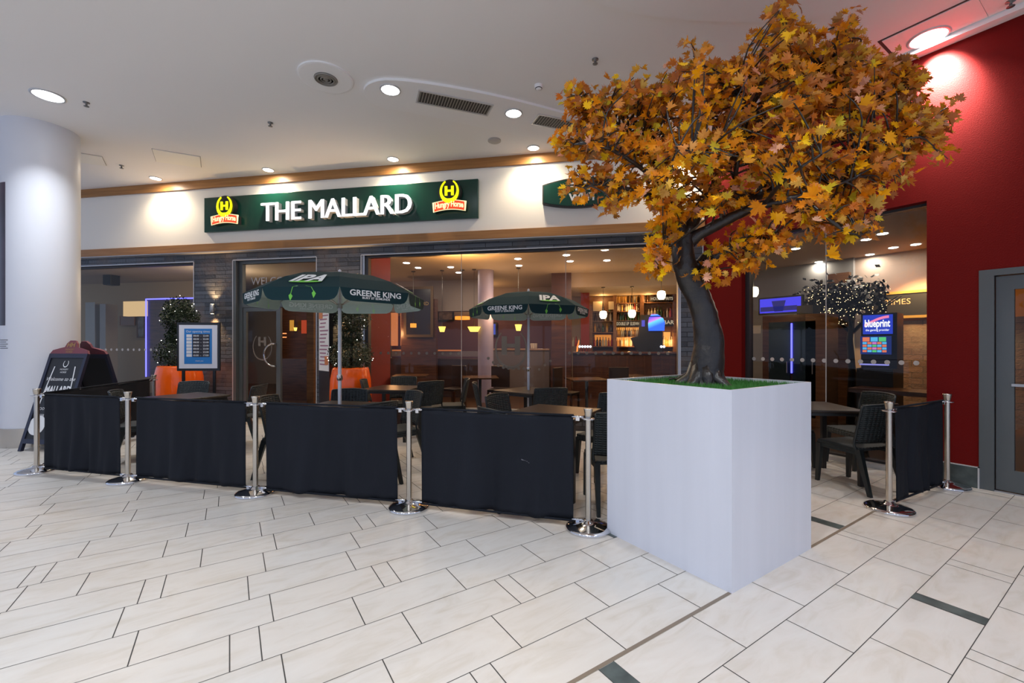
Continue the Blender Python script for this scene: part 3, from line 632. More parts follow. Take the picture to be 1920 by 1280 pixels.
am = emis('amber_backlight', (1, .34, .05), .55); am2 = emis('bright_amber_backlight', (1, .40, .08), .9)
for a, b, v0, v1, mt, nm in ((1153, 1204, 553, 567, am, 'backlight'), (1153, 1204, 613, 648, am2, 'backlight'), (1244, 1264, 622, 648, am2, 'backlight'), (1112, 1150, 627, 648, am, 'backlight')):
    m = MB(); m.box(ux(a)+.05, ux(b)-.05, .30, .318, vz(v1), vz(v0)); m.build(nm, mt, bb)
m = MB(); m.box(ux(1153)+.04, ux(1266)-.04, .0, .02, vz(612), vz(601)); m.build('lettered_board', M['dark'], bb)
ll = emis('lit_letters', (1, .8, .55), .5)
for tx_s, sz_s, ux_s, vz_s, ft_s in (('DOUBLE UP  ELSEWHERE', .13, ux(1182)-.02, vz(606.5), ux(1206)-ux(1157)), ('BAR', .16, ux(1254), vz(604.5), None), ('HOUSE SPIRITS', .12, ux(1241), vz(560.5), ux(1262)-ux(1221))):
    m = MB(); put_text(m, tx_s, sz_s, ux_s, -.006, vz_s, 0, None, fit=ft_s, bold=.001); m.build('board_lettering', ll, bb)
m = MB(); m.box(ux(1221)-.03, ux(1262)+.03, .0, .02, vz(565), vz(556)); m.build('lettered_board', M['dark'], bb)
for u, v in ((1180, 640), (1254, 640), (1130, 560), (1215, 560), (1180, 575)):
    p = FV(u, v, D-.1); point_light('back_bar_glow', tuple(p), 7, AMBER, .05)
# bottles on the shelves: every one its own
def bottle_proto(k):
    m = MB(); m.lathe([(.036, 0), (.038, .02), (.038, .16), (.030, .19), (.014, .215), (.013, .275), (.016, .28), (0, .28)], 12); return m.build('bottle', M['bottle'][k])
BPR = {}
rn = random.Random(5)
NM = ['dark brown', 'clear', 'green', 'red', 'golden']
def bottles(ua, ub, v, n, lab, cols, d=.16, sc=1.0):
    cnt = {}
    for i in range(n):
        k = rn.choice(cols); cnt[k] = cnt.get(k, -1)+1; x = ux(ua)+(ux(ub)-ux(ua))*(i+.5)/n
        if k not in BPR: BPR[k] = bottle_proto(k); o = BPR[k]
        else: o = BPR[k].copy(); COL.objects.link(o)
        o.location = floc(x0+x, D+d+rn.uniform(-.03, .03), vz(v)); s = sc*rn.uniform(.82, 1.1); o.scale = (s, s, s)
        tag(o, '%s %s bottle on %s' % (ORD[cnt[k]], NM[k], lab.replace(', backlit in amber', '')), 'bottle', '%s bottles on %s' % (NM[k], lab))
bottles(1157, 1201, 567, 7, 'the top shelf of the middle back-bar bay', [0, 1, 4])
bottles(1157, 1201, 583, 11, 'the second shelf of the middle back-bar bay', [0, 1, 3, 4], .16, .85)
bottles(1157, 1201, 600, 9, 'the third shelf of the middle back-bar bay', [0, 2, 0])
bottles(1157, 1201, 649, 12, 'the lowest shelf of the middle back-bar bay, backlit in amber', [1, 1, 4, 0])
bottles(1157, 1201, 631, 12, 'the fourth shelf of the middle back-bar bay, backlit in amber', [1, 4, 1, 0])
bottles(1209, 1262, 567, 4, 'the top shelf of the right back-bar bay', [3, 0])
bottles(1209, 1262, 595, 9, 'the middle shelf of the right back-bar bay', [3, 0, 1, 2])
bottles(1245, 1263, 649, 5, 'the lowest shelf of the right back-bar bay', [1, 4])
bottles(1112, 1150, 583, 3, 'the top shelf of the left back-bar bay', [0, 2])
bottles(1112, 1150, 601, 4, 'the second shelf of the left back-bar bay', [0, 1])
bottles(1112, 1150, 622, 5, 'the third shelf of the left back-bar bay', [0, 2, 4])
bottles(1112, 1150, 649, 7, 'the lowest shelf of the left back-bar bay', [0, 1, 3])
bottles(1072, 1088, 649, 3, 'the counter end left of the red pillar', [1, 3])
def fthing_print(u0, u1, v0, v1, lab): fbox('back_bar_notice', mat('cream_notice', (.5, .42, .3), .6), u0, u1, v0, v1, D-.02, .02, lab, 'notice')
fthing_print(1112, 1129, 565, 583, 'pale printed notice in the left bay of the back bar'); fthing_print(1141, 1151, 565, 580, 'white notice with dark numerals in the left bay of the back bar')
# drinks dispenser screen on the bar, taps
p = FV(1216, 650, 4.35); kk = thing('drinks_dispenser', 'black drinks dispenser with a rounded blue-violet glowing panel on the bar', 'drinks dispenser', (p.x, p.y, BZ), AF)
def wy(u): return FP(u, 620, 4.35)[0]-FP(1216, 620, 4.35)[0]
def hz(v): return FP(1216, v, 4.35)[1]-BZ
m = MB(); m.prism([(wy(1196), 0), (wy(1242), 0), (wy(1242), hz(620)), (wy(1242), hz(600)), (wy(1236), hz(590)), (wy(1202), hz(590)), (wy(1200), hz(617)), (wy(1198), hz(630)), (wy(1184), hz(633))], 0, .3); m.build('dispenser_body', M['dark'], kk)
def blue_grad():
    m, nt, b = nodes('blue_violet_panel'); L = nt.links.new
    tc = nt.nodes.new('ShaderNodeTexCoord'); sx = nt.nodes.new('ShaderNodeMapping'); sx.inputs['Rotation'].default_value = (0, .45, 0)
    s2_ = nt.nodes.new('ShaderNodeSeparateXYZ'); L(tc.outputs['Generated'], sx.inputs[0]); L(sx.outputs[0], s2_.inputs[0])
    r = nt.nodes.new('ShaderNodeValToRGB'); e = r.color_ramp.elements; e[0].color = (.02, .10, .9, 1); e[1].color = (.12, .06, .8, 1); e[0].position = .1; e[1].position = .8
    x = e.new(.45); x.color = (.1, .45, 1, 1); x = e.new(.55); x.color = (.45, .15, .95, 1)
    L(s2_.outputs['Z'], r.inputs[0]); L(r.outputs[0], b.inputs['Emission Color']); b.inputs['Emission Strength'].default_value = 1.6; b.inputs['Base Color'].default_value = (0, 0, 0, 1); return m
bg = blue_grad()
m = MB(); m.prism([(wy(1216), hz(620)), (wy(1245), hz(620)), (wy(1246), hz(605)), (wy(1243), hz(597)), (wy(1238), hz(594.5)), (wy(1217), hz(594.5)), (wy(1215), hz(606))], -.05, -.01); m.build('glowing_panel', bg, kk)
m = MB(); m.prism([(wy(1219), hz(593)), (wy(1238), hz(593)), (wy(1232), hz(589)), (wy(1221), hz(589))], -.05, 0); m.build('glowing_cap', bg, kk)
m = MB(); m.prism([(wy(1203), hz(612)), (wy(1209), hz(612)), (wy(1209), hz(600)), (wy(1203), hz(600))], -.02, 0); m.build('side_display', emis('dim_blue', (.05, .06, .6), .8), kk)
def taps(u, n, lab):
    p = FV(u, 650, 4.3); t = thing('beer_tap', lab, 'beer tap', (p.x, p.y, BZ), AF, 'chrome beer taps on the bar')
    m = MB(); m.tube([(0, .1, 0), (0, .1, .14), (0, .03, .16)], .018, 8); m.build('tap_body', M['chrome'], t)
    m = MB(); m.lathe([(0, -.03), (.03, -.015), (.034, .0), (.03, .015), (0, .03)], 14, 0, Matrix.Translation((0, .0, .13)) @ Matrix.Rotation(PI/2, 4, 'X')); m.build('tap_badge', emis('lit_badge', (.8, .85, 1), 1.2), t)
for i, u in enumerate((1087, 1092, 1097, 1102, 1107)): taps(u, 1, 'chrome beer tap, '+ORD[i]+' in the row of five left on the bar')
for i, u in enumerate((1240, 1245)): taps(u, 1, 'chrome beer tap right of the drinks dispenser, '+('nearer to it' if i == 0 else 'farther from it'))
p = FV(1082, 650, 4.4); m = MB(); m.tube([(0, 0, 0), (.01, 0, .12), (.04, 0, .24), (.05, 0, .3)], [.02, .02, .016, .01], 8); o = m.build('font_lever', emis('orange_glow_tap', (1, .25, .05), 1.2), loc=(p.x, p.y, BZ), rz=AF); tag(o, 'glowing orange curved tap at the left end of the bar', 'beer tap')
# glasses on the farther counter
gp = None
for i in range(9):
    u = 905+i*3 if i < 6 else 997+(i-6)*4
    p = FV(u, 646, 5.1)
    if gp is None: m = MB(); m.lathe([(.03, 0), (.033, .01), (.038, .15), (.035, .15), (.03, .015)], 12); gp = m.build('drinking_glass', mat('pale_glassware', (.55, .45, .38), .1)); o = gp
    else: o = gp.copy(); COL.objects.link(o)
    o.location = (p.x, p.y, 1.29); tag(o, 'drinking glass on the low bar counter '+('left of the horseshoe marking, ' if i < 6 else 'right of the parasol pole, ')+ORD[i if i < 6 else i-6], 'glass', 'glasses on the low counter '+('left' if i < 6 else 'right'))
# tables and stools inside
def pub_table(u, d, lab, rad=.35, h=.76):
    p = FV(u, 700, d); t = thing('pub_table', lab, 'table', (p.x, p.y, 0), AF+.3, 'tables inside the pub')
    m = MB(); m.bev(-rad, rad, -rad, rad, h-.03, h, .006); m.build('tabletop', mat('warm_table_top', (.10, .045, .02), .2), t); m = MB(); m.lathe([(.2, 0), (.2, .02), (.03, .04), (.03, h-.03)], 20); m.build('pedestal', M['tableleg'], t)
pub_table(900, 1.3, 'pub table inside the glass between the two parasols'); pub_table(1100, 1.2, 'pub table inside the glass right of the farther parasol'); pub_table(770, 1.5, 'pub table inside the glass near the right orange pot'); pub_table(1180, 2.2, 'pub table before the bar behind the planter')
def pub_chair(u, d, h, lab):
    p = FV(u, 700, d); t = thing('pub_chair', lab, 'chair', (p.x, p.y, 0), AF+h, 'dark chairs inside the pub')
    m = MB(); m.bev(-.2, .2, -.2, .2, .43, .48, .01); m.build('seat', mat('dark_chair_leather', (.03, .018, .015), .5), t)
    m = MB(); m.bev(-.2, .2, .17, .21, .5, .95, .01); m.build('backrest', mat('dark_chair_wood', (.05, .025, .015), .4), t)
    for sx in (-1, 1):
        for sy in (-1, 1): m = MB(); m.taper((sx*.18, sy*.18, 0), (sx*.18, sy*.18, .43), .015, .02); m.build('leg', M['wooddark'], t)
pub_chair(935, 1.7, 0, 'dark pub chair behind the glass left of the farther parasol pole'); pub_chair(1062, 1.4, 1.2, 'dark pub chair behind the glass joint right of the farther parasol'); pub_chair(850, 1.7, -.4, 'dark pub chair behind the left glass joint'); pub_chair(1165, 1.6, .2, 'dark pub chair in front of the bar')
# behind window 1
fbox('wall_behind_window', mat('tan_pub_wall', (.44, .34, .22), .8), 120, 440, 0, 0, 3.4, .1, kind='structure', z0=0, z1=PC)
fbox('trim_pale_pillar', mat('pale_pillar', (.42, .43, .42), .7), 160, 178, 0, 0, 2.4, .3, kind='structure', z0=0, z1=2.55); fbox('trim_pale_pillar', mat('pale_pillar_b', (.36, .36, .36), .7), 187, 198, 0, 0, 2.4, .3, kind='structure', z0=0, z1=2.5)
fbox('lit_pelmet', emis('cream_pelmet', (1, .68, .34), .55), 231, 325, 564, 592, 2.2, .12, 'cream lit rectangular box light hanging in the left pub window', 'light box')
t = thing('blue_light_frame', 'blue neon light strip framing an opening in the left pub window', 'light strip', floc(FP(273, 640, 1.6)[0], 1.6), AF)
z0_ = FP(273, 706, 1.6)[1]; z1_ = FP(273, 560, 1.6)[1]; L_ = FP(372, 560, 1.6)[0]-FP(273, 560, 1.6)[0]
m = MB(); m.box(-.010, .010, 0, .02, z0_, z1_); m.build('upright_strip', M['ledblue'], t); m = MB(); m.box(.015, L_, .0, .03, z1_-.02, z1_+.005); m.build('top_strip', M['ledblue'], t)
m = MB(); m.box(.015, L_, .04, .1, z0_, z1_-.02); m.build('backing', M['wooddark'], t)
m = MB(); m.bev(-.13, .13, -.12, .12, -.15, .15, .02); o = m.build('wall_speaker', M['dark'], loc=tuple(FV(209, 524, 2.2)), rz=AF); tag(o, 'black speaker high in the left pub window', 'speaker')
framed('framed_picture', 224, 252, 592, 610, 3.3, mat('tan_frame', (.3, .16, .09), .5), mat('tan_print', (.28, .19, .15), .5), 'small tan picture under the cream light box', .02)
framed('framed_picture', 256, 271, 592, 633, 3.3, mat('brown_frame', (.12, .06, .03), .5), mat('grey_print', (.28, .28, .30), .5, vary=(5, .7, (1, 1, 1))), 'tall grey picture left of the blue light strip', .03)
# behind the entrance
fbox('wall_lobby', M['wooddark'], 524, 600, 0, 0, 4.6, .1, kind='structure', z0=0, z1=PC)
fbox('lobby_screen', M['woodmid'], 575, 588, 0, 0, 1.0, .06, 'wooden screen panel just inside the entrance on the right', 'screen', z0=0, z1=2.3)
fbox('lobby_counter', M['wooddark'], 526, 590, 0, 0, 2.6, .5, 'dark wooden counter seen through the open entrance', 'counter', z0=0, z1=1.05)
fbox('red_banner', emis('lit_red_panel', (.8, .08, .02), .35), 565, 574, 600, 625, 4.4, .03, 'red lit panel deep in the open entrance', 'wall panel')
fbox('amber_panel', emis('lit_amber_panel', (1, .45, .05), .4), 543, 550, 600, 620, 4.4, .03, 'amber lit panel deep in the open entrance', 'wall panel')
point_light('lobby_fill', floc(-6.8, 3.4, 1.7), 14, (1, .5, .2), .1)  # unseen lamp added to warm the view through the entrance
gpz = None
for i in range(6):
    p = FV(529+i*4, 657+(i % 2)*2, 4.2)
    m = MB(); m.lathe([(0, -.02), (.02, 0), (0, .02)], 8)
    if gpz is None: gpz = m.build('candle_lamp', emis('candle_glow', (1, .25, .08), 2)); o = gpz
    else: o = gpz.copy(); COL.objects.link(o)
    o.location = FV(531+(i % 3)*2.6, 625 if i < 3 else 632, 4.2); tag(o, 'tiny glowing lamp deep in the entrance, '+('upper' if i < 3 else 'lower')+' row, '+['left', 'middle', 'right'][i % 3], 'lamp', 'tiny lamps in the entrance')
# behind the red wall window
def xbox(name, mt, u0, u1, X, t, z0, z1, lab=None, cat=None, kind=None, v0=None, v1=None, parent=None):
    ya, _ = XP(u0, 600, X); yb, _ = XP(u1, 600, X)
    if v0 is not None: z1 = XP((u0+u1)/2, v0, X)[1]; z0 = XP((u0+u1)/2, v1, X)[1]
    m = MB(); m.box(-(ya-yb)/2, (ya-yb)/2, 0, t, 0, z1-z0)
    o = m.build(name, mt, loc=(X, (ya+yb)/2, z0), rz=AR)
    if lab: tag(o, lab, cat)
    elif kind: o['kind'] = kind
    return o
xbox('trim_grey_wall', mat('grey_pub_wall', (.22, .22, .225), .8), 1330, 1600, 10.9, .1, 0, PC, kind='structure')
xbox('trim_brown_wall', M['woodmid'], 1552, 1592, 9.6, .1, 0, 2.75, kind='structure')
ob = MB(); y1_, _ = XP(1655, 600, 10.8); ob.box(10.8, 11, -3, y1_, 1.86, 2.42); struct(ob.build('trim_orange_wall', M['puborange']))  # orange colour cut off at the height where its light ends
ob = MB(); ob.box(10.78, 11, -3, y1_, 0, 1.86); struct(ob.build('trim_brick_dado', M['pubbrick']))
yl, zl = XP(1726, 560, 10.6); spot_light('orange_wall_spot', (10.2, yl, 3.0), 420, math.radians(85), (1, .6, .25), (10.9, yl, 1.6), .7)
area_light('pub_right_glow', (8.8, 1.5, PC-.06), 10, .5, (1, .8, .6))
cabn = thing('display_cabinet', 'tall dark wooden cabinet with glazed doors inside the red wall window', 'cabinet', (8.3, XP(1485, 650, 8.3)[0], 0), AR)
cw = (XP(1424, 650, 8.3)[0]-XP(1542, 650, 8.3)[0])/2; ch = XP(1485, 590, 8.3)[1]
m = MB(); m.box(-cw, cw, .02, .5, 0, ch); m.box(cw-.3, cw, 0, .02, 0, ch, 1); m.build('cabinet_body', [M['wooddark'], M['woodmid']], cabn)
for k in (0, 1):
    a = -cw+.12+k*(cw*.78); m = MB(); m.box(a, a+cw*.7, 0, .018, .15, ch-.12); do = m.build('cabinet_door', mat('dark_teal_glass', (.02, .035, .045), .1), cabn)
    m = MB(); m.box(a+cw*.6, a+cw*.63, -.02, 0, .9, 1.1); m.build('handle', M['alu'], do)
m = MB(); m.box(-.01, .01, -.03, -.005, .9, ch-.15); m.build('blue_strip', M['ledblue'], cabn)
tvp = XP(1462, 572, 8.7); tw_ = (XP(1420, 572, 8.7)[0]-XP(1503, 572, 8.7)[0])/2; th = (XP(1462, 556, 8.7)[1]-XP(1462, 589, 8.7)[1])/2
tv = thing('television', 'wide television with a blue picture above the dark cabinet', 'television', (8.7, tvp[0], tvp[1]), AR)
m = MB(); m.box(-tw_, tw_, 0, .06, -th, th); m.build('casing', M['dark'], tv)
m = MB(); m.box(-tw_+.03, tw_-.03, -.004, 0, -th+.03, th-.03); m.build('screen', emis('blue_screen', (.07, .06, 1), .9), tv)
m = MB(); m.box(-.35, .3, -.008, -.004, -th+.06, -.02); m.prism([(-tw_+.3, -th+.05), (-tw_+.45, -th+.05), (-tw_+.5, th-.08), (-tw_+.25, th-.08)], -.008, -.004); m.build('screen_picture', emis('dark_blue_picture', (.02, .02, .25), .6), tv)
xbox('set_top_box', M['dark'], 1494, 1524, 8.4, .3, ch, ch+.16, 'black box standing on top of the dark cabinet', 'box')
xbox('wall_notice', mat('cream_notice_b', (.5, .45, .38), .6), 1407, 1425, 8.9, .03, 1.5, 1.7, 'small cream notice left of the dark cabinet', 'notice', v0=610, v1=625)
# gaming machine
gy = XP(1645, 640, 8.5)[0]; gm = thing('gaming_machine', 'gaming machine with two bright colourful screens inside the red wall window', 'gaming machine', (8.5, gy, 0), AR+.1)
gw = (XP(1618, 640, 8.5)[0]-XP(1672, 640, 8.5)[0])/2
def gz_(v): return XP(1645, v, 8.5)[1]
m = MB(); m.box(-gw-.03, gw+.05, .03, .5, 0, gz_(587)); m.box(-gw-.03, gw+.05, -.25, .03, 0, gz_(690)); m.build('machine_body', M['dark'], gm)
m = MB(); m.box(-gw, gw, 0, .03, gz_(626), gz_(590)); m.build('upper_screen', emis('blue_game_screen', (.02, .05, .55), 1.0), gm)
m = MB(); P_ = [(-gw+.02+2*(gw-.03)*k/12, gz_(612)+.13*math.sin(k/12*1.5)) for k in range(13)]
for k in range(12): m.add([(P_[k][0], -.003, P_[k][1]), (P_[k+1][0], -.003, P_[k+1][1]), (P_[k+1][0], -.003, P_[k+1][1]+.04), (P_[k][0], -.003, P_[k][1]+.04)], [(0,1,2,3)])
m.build('screen_swoosh', emis('pink_swoosh', (1, .25, .5), 1), gm)
m = MB(); put_text(m, 'blueprint', .16, 0, -.006, gz_(608), 0, None, bold=.004, fit=2*gw*.86); put_text(m, 'the gaming provider', .05, 0, -.006, gz_(619), 0, None, fit=2*gw*.8); m.build('screen_lettering', emis('screen_white', (1, 1, 1), 1.4), gm)
m = MB(); m.box(-gw-.02, gw-.01, -.06, .0, gz_(664), gz_(630)); m.build('lower_screen', emis('dark_game_screen', (.01, .03, .2), .8), gm)
cols_ = [(.8, .2, .1), (.9, .7, .1), (.1, .6, .2), (.1, .5, .9), (.9, .9, .9), (.7, .2, .6)]; ems = [emis('game_tile_%s' % n, c, 1.0) for n, c in zip('red yellow green blue white pink'.split(), cols_)]
m = MB()
for r_ in range(5):
    n = 3 if r_ == 0 else 5
    for k in range(n):
        a = -gw+.01+(2*gw-.06)*k/n; zt_ = gz_(632) if r_ == 0 else gz_(641+(r_-1)*5); h_ = (gz_(632)-gz_(640)) if r_ == 0 else (gz_(641)-gz_(645)); m.box(a, a+(2*gw-.06)/n*.86, -.066, -.06, zt_-h_, zt_, (r_*3+k*2+k*k) % 6)
m.build('game_tiles', ems, gm)
m = MB(); m.box(-gw, gw-.02, -.2, -.1, gz_(684), gz_(684)+.02); m.build('button_deck', emis('deck_glow', (.35, .35, 1), .8), gm)
yy, zz = XP(1688, 571, 10.7); tf = thing('framed_picture', 'dark framed picture with TIMES lettering on the orange wall', 'picture', (10.72, yy, zz), AR)
hw_, hh_ = .47, .26; m = MB()
for a, b, c, d in ((-hw_, hw_, -hh_, -hh_+.05), (-hw_, hw_, hh_-.05, hh_), (-hw_, -hw_+.05, -hh_+.05, hh_-.05), (hw_-.05, hw_, -hh_+.05, hh_-.05)): m.box(a, b, 0, .05, c, d)
m.build('frame', M['gold'], tf); m = MB(); m.box(-hw_+.05, hw_-.05, .015, .05, -hh_+.05, hh_-.05); m.build('picture', M['dark'], tf)
m = MB(); put_text(m, 'TIMES', .15, -.05, .01, .06); m.build('lettering', mat('tan_letters', (.35, .25, .15), .5), tf)
# fairy-light tree modelled inside to stand for a reflection in the glass
tx_, _ = XP(1597, 600, 9.2); ft = thing('reflected_fairy_tree', 'dark tree with tiny warm fairy lights, modelled reflection in the red wall window', 'tree', (9.2, tx_, 0))
m = MB(); m.tube([(0, 0, 0), (.02, 0, .9), (-.03, .02, 1.5), (0, -.03, 2.0)], [.09, .06, .05, .03], 8)
for a in range(7): m.tube([(0, 0, 1.6), (.1*math.cos(a), .3*math.sin(a*2.1), 1.9), (.2*math.cos(a), .75*math.sin(a*2.1), 2.2)], [.03, .02, .006], 6)
m.build('trunk', M['dark'], ft)
rn = random.Random(8); vs = []; fs = []; m2 = MB()
for i in range(1500):
    d = Vector((rn.gauss(0, .13), max(-.42, min(.85, rn.gauss(.12, .30))), rn.gauss(0, .15))); p = Vector((0, .0, 2.22))+d; a = Vector((rn.gauss(0, 1), rn.gauss(0, 1), rn.gauss(0, 1))).normalized()*.05; b_ = a.orthogonal()*.6; k = len(vs); vs += [p-a, p+b_, p+a, p-b_]; fs.append((k, k+1, k+2, k+3))
    if i % 5 == 0: p = Vector((-.02, .0, 2.12))+Vector((d.x, d.y*1.15, d.z*1.25)); m2.lathe([(0, p.z-.007), (.007, p.z), (0, p.z+.007)], 5, 0, None, True, (p.x-.1, p.y))
m = MB(); m.add(vs, fs); o = m.build('foliage', M['dark'], ft); o['kind'] = 'stuff'; o = m2.build('fairy_lights', emis('warm_fairy', (1, .72, .35), 4), ft); o['kind'] = 'stuff'; o['label'] = 'tiny warm fairy lights'
xbox('pub_table', M['wooddark'], 1590, 1745, 7.7, .6, .70, .76, 'long dark table inside the red wall window under the gaming machine', 'table')

# ------------------------------------------------------------------ cafe barrier
def post_proto():
    t = thing('barrier_post', '', 'barrier post')
    b = MB(); b.lathe([(.17, 0), (.172, .012), (.168, .022), (.15, .03), (.08, .046), (.04, .056), (.034, .07), (.0, .07)], 40); b.build('base', M['chrome'], t)
    b = MB(); b.lathe([(.0225, .06), (.0225, .84)], 20); b.build('pole', M['steel'], t)
    b = MB(); b.lathe([(.05, .834), (.052, .838), (.05, .842), (.02, .845)], 24); b.build('collar', M['chrome'], t)
    b = MB(); b.lathe([(.022, .842), (.024, .85), (.034, .905), (.035, .916), (.0, .917)], 24); b.build('cap', M['steel'], t)
    return t
POSTS = [((69, 884), 'polished steel barrier post beside the white column, leftmost of the front row'),
         ((240, 901), 'polished steel barrier post in front row, second from the column'),
         ((479, 925), 'polished steel barrier post in front of the pub entrance door'),
         ((767, 952), 'polished steel barrier post between the two widest banners, fourth from the column'),
         ((1103, 991), 'polished steel barrier post just left of the white planter'),
         ((1667, 955), 'polished steel barrier post right of the planter, nearer end of the short banner'),
         ((1776, 912), 'polished steel barrier post standing by the red wall beside the grey door')]
pp = post_proto(); P = []
for i, ((u, v), lab) in enumerate(POSTS):
    q = on_z(u, v); o = pp if i == 0 else copy_tree(pp)
    o.location = q; tag(o, lab, 'barrier post', 'steel cafe barrier posts'); P.append(q)
x, y, z = cloc(-5.74, 6.9); o = copy_tree(pp); o.location = (x, y, 0); P.append(Vector((x, y, 0)))
tag(o, 'polished steel barrier post in front of the left window, far end of the side banner', 'barrier post', 'steel cafe barrier posts')
def banner(a, b, lab, seed, arms=(1, 1)):
    d = (b-a); L = d.length; rz = math.atan2(d.y, d.x)
    t = thing('barrier_banner', lab, 'barrier banner', (a.x, a.y, 0), rz, 'black canvas barrier banners')
    x0, x1 = .115, L-.115; n, mz = 48, 18; rnd = random.Random(seed); ph = [rnd.uniform(0, 6) for _ in range(6)]
    m = MB(); vs = []; fs = []
    for j in range(mz+1):
        for i in range(n+1):
            s = i/n; k = j/mz
            z = .05+.808*k-.018*math.sin(PI*s)*k**3+.006*math.sin(PI*s*2+ph[3])*(1-k)
            am = .016*(1-.8*k)*(.4+math.sin(PI*s))
            yy = am*(math.sin(13*s+ph[0]+1.2*k)+.7*math.sin(29*s+ph[1]+2*k*s)+.4*math.sin(51*s+ph[2]-3*k))+.014*math.sin(PI*s)*math.sin(PI*k)
            if j in (1, 2): yy += .0
            vs.append((x0+(x1-x0)*s, yy, z))
    for j in range(mz):
        for i in range(n): fs.append((j*(n+1)+i, j*(n+1)+i+1, (j+1)*(n+1)+i+1, (j+1)*(n+1)+i))
    m.add(vs, fs, 0, True); fo = m.build('canvas', M['fabric'], t); sd = fo.modifiers.new('s', 'SOLIDIFY'); sd.thickness = .005
    if seed == 4:
        q = MB(); n0 = lambda s_: vs[int(s_*n)][0]
        for dx_, dz_, w_, h_ in ((0, 0, .018, .008), (.02, -.002, .016, .003), (.04, -.008, .014, .003), (.055, -.018, .012, .003)):
            ii = int((.655+dx_/L)*n); jj = 9; yv = min(vs[jj*(n+1)+ii+e_][1] for e_ in (-1, 0, 1, 2))
            X0 = .655*L+dx_; Z0 = .487+dz_; q.add([(X0, yv-.007, Z0), (X0+w_, yv-.007, Z0-h_*.6), (X0+w_, yv-.007, Z0+h_*.4), (X0, yv-.007, Z0+h_)], [(0,1,2,3)])
        q.build('scuff_mark', mat('pale_scuff', (.16, .16, .18), .9), t)
    for zz in (.05, .858):
        m = MB(); m.tube([(x0-.005, 0, zz), (x1+.005, 0, zz)], .009, 8, 0); m.build('rail_sleeve', M['fabric'], t)
    for e, (xa, xb) in enumerate(((.035, x0+.01), (x1-.01, L-.035))):
        for zz in (.062, .848):
            m = MB(); m.tube([(xa, 0, zz), (xb, 0, zz)], .010, 8); m.bev(min(xa, xb)+.03, min(xa, xb)+.06, -.012, .012, zz-.03, zz+.002, .003); m.build('clip', M['chrome'], t)
    return t
banner(P[0], P[1], 'black canvas barrier banner nearest the white column in the front row', 1)
banner(P[1], P[2], 'black canvas barrier banner second from the column, before the poster stand', 2)
banner(P[2], P[3], 'black canvas barrier banner below the nearer green parasol', 3)
banner(P[3], P[4], 'wide black canvas barrier banner left of the planter, with a small scuff mark', 4)
banner(P[5], P[6], 'short black canvas barrier banner running back to the red wall', 5)
banner(P[0], P[7], 'black canvas side banner running from the column post back to the left window', 6)
# ------------------------------------------------------------------ planter
pl = thing('square_planter', 'tall white square planter box holding the autumn maple', 'planter', (2.36, 1.345, 0))
PW, PD, PH = .98, .955, 1.144
m = MB()
m.box(.022, PW-.022, .022, PD-.022, .0, PH-.08)
for a, b, c, d in ((0, PW, 0, .02), (0, PW, PD-.02, PD), (0, .02, .02, PD-.02), (PW-.02, PW, .02, PD-.02)): m.box(a, b, c, d, 0, PH)
m.build('planter_box', M['plantwhite'], pl)
g = MB(); rnd = random.Random(9)
g.box(.024, PW-.024, .024, PD-.024, PH-.075, PH-.035)
vs = []; fs = []
for i in range(9000):
    x = rnd.uniform(.028, PW-.028); y = rnd.uniform(.028, PD-.028); h = rnd.uniform(.02, .042); a = rnd.uniform(0, PI); lx = rnd.uniform(-.012, .012); ly = rnd.uniform(-.012, .012)
    c, s = math.cos(a)*.003, math.sin(a)*.003; b = len(vs)
    vs += [(x-c, y-s, PH-.036), (x+c, y+s, PH-.036), (x+lx, y+ly, PH-.036+h)]; fs.append((b, b+1, b+2))
g.add(vs, fs); go = g.build('artificial_grass', M['grass'], pl); go['label'] = 'green artificial grass top'; go['kind'] = 'stuff'
# cable on the grass
kx, ky, _ = tuple(on_z(1262, 712, PH)); k2 = on_z(1298, 688, PH)
cbm = MB(); zt = PH-.01
cbm.tube([(kx-.02, ky+.02, zt+.012), (kx, ky, zt+.02), (kx+.06, ky+.02, zt+.012), (k2.x-.04, k2.y-.1, zt+.03), (k2.x-.03, k2.y-.08, zt+.10), (k2.x-.01, k2.y-.05, zt+.16), (k2.x+.05, k2.y-.06, zt+.18)], .006, 8)
tag(cbm.build('power_cable', M['dark']), 'black cable curling from the planter grass up the tree trunk', 'cable')
# ------------------------------------------------------------------ maple tree
TC = Vector((2.85, 1.82, 0)); TR = RX*2.85+RY*1.82; TF = FX*2.85+FY*1.82
def tp3(u, v, df=0.0):         # a point of the tree seen at (u, v), df metres behind the trunk's plane
    f = TF+df; x, y = Wd((u-CX)/FPX*f, f); return Vector((x, y, EYE+(CY-v)/FPX*f))
tree = thing('maple_tree', 'artificial autumn maple tree with orange and yellow leaves in the white planter', 'tree', (TC.x, TC.y, PH-.04))
Tt = Matrix.Translation((-TC.x, -TC.y, -(PH-.04)))
def smooth_path(pts, rads, n=6):
    out = []; rr_ = []
    for i in range(len(pts)-1):
        p0 = pts[max(i-1, 0)]; p1 = pts[i]; p2 = pts[i+1]; p3 = pts[min(i+2, len(pts)-1)]
        for k in range(n):
            t = k/n; out.append(.5*((2*p1)+(p2-p0)*t+(2*p0-5*p1+4*p2-p3)*t*t+(3*p1-p0-3*p2+p3)*t**3)); rr_.append(rads[i]*(1-t)+rads[i+1]*t)
    out.append(pts[-1]); rr_.append(rads[-1]); return out, rr_
tk = MB(); BR = []
def branch(spec, keep=True, seg=12):
    pts = [tp3(*s[:3]) for s in spec]; rad = [s[3] for s in spec]
    p, r = smooth_path(pts, rad); tk.tube(p, r, seg, 0, Tt)
    if keep: BR.extend(zip(p, r))
base = TC+Vector((0, 0, PH-.05))
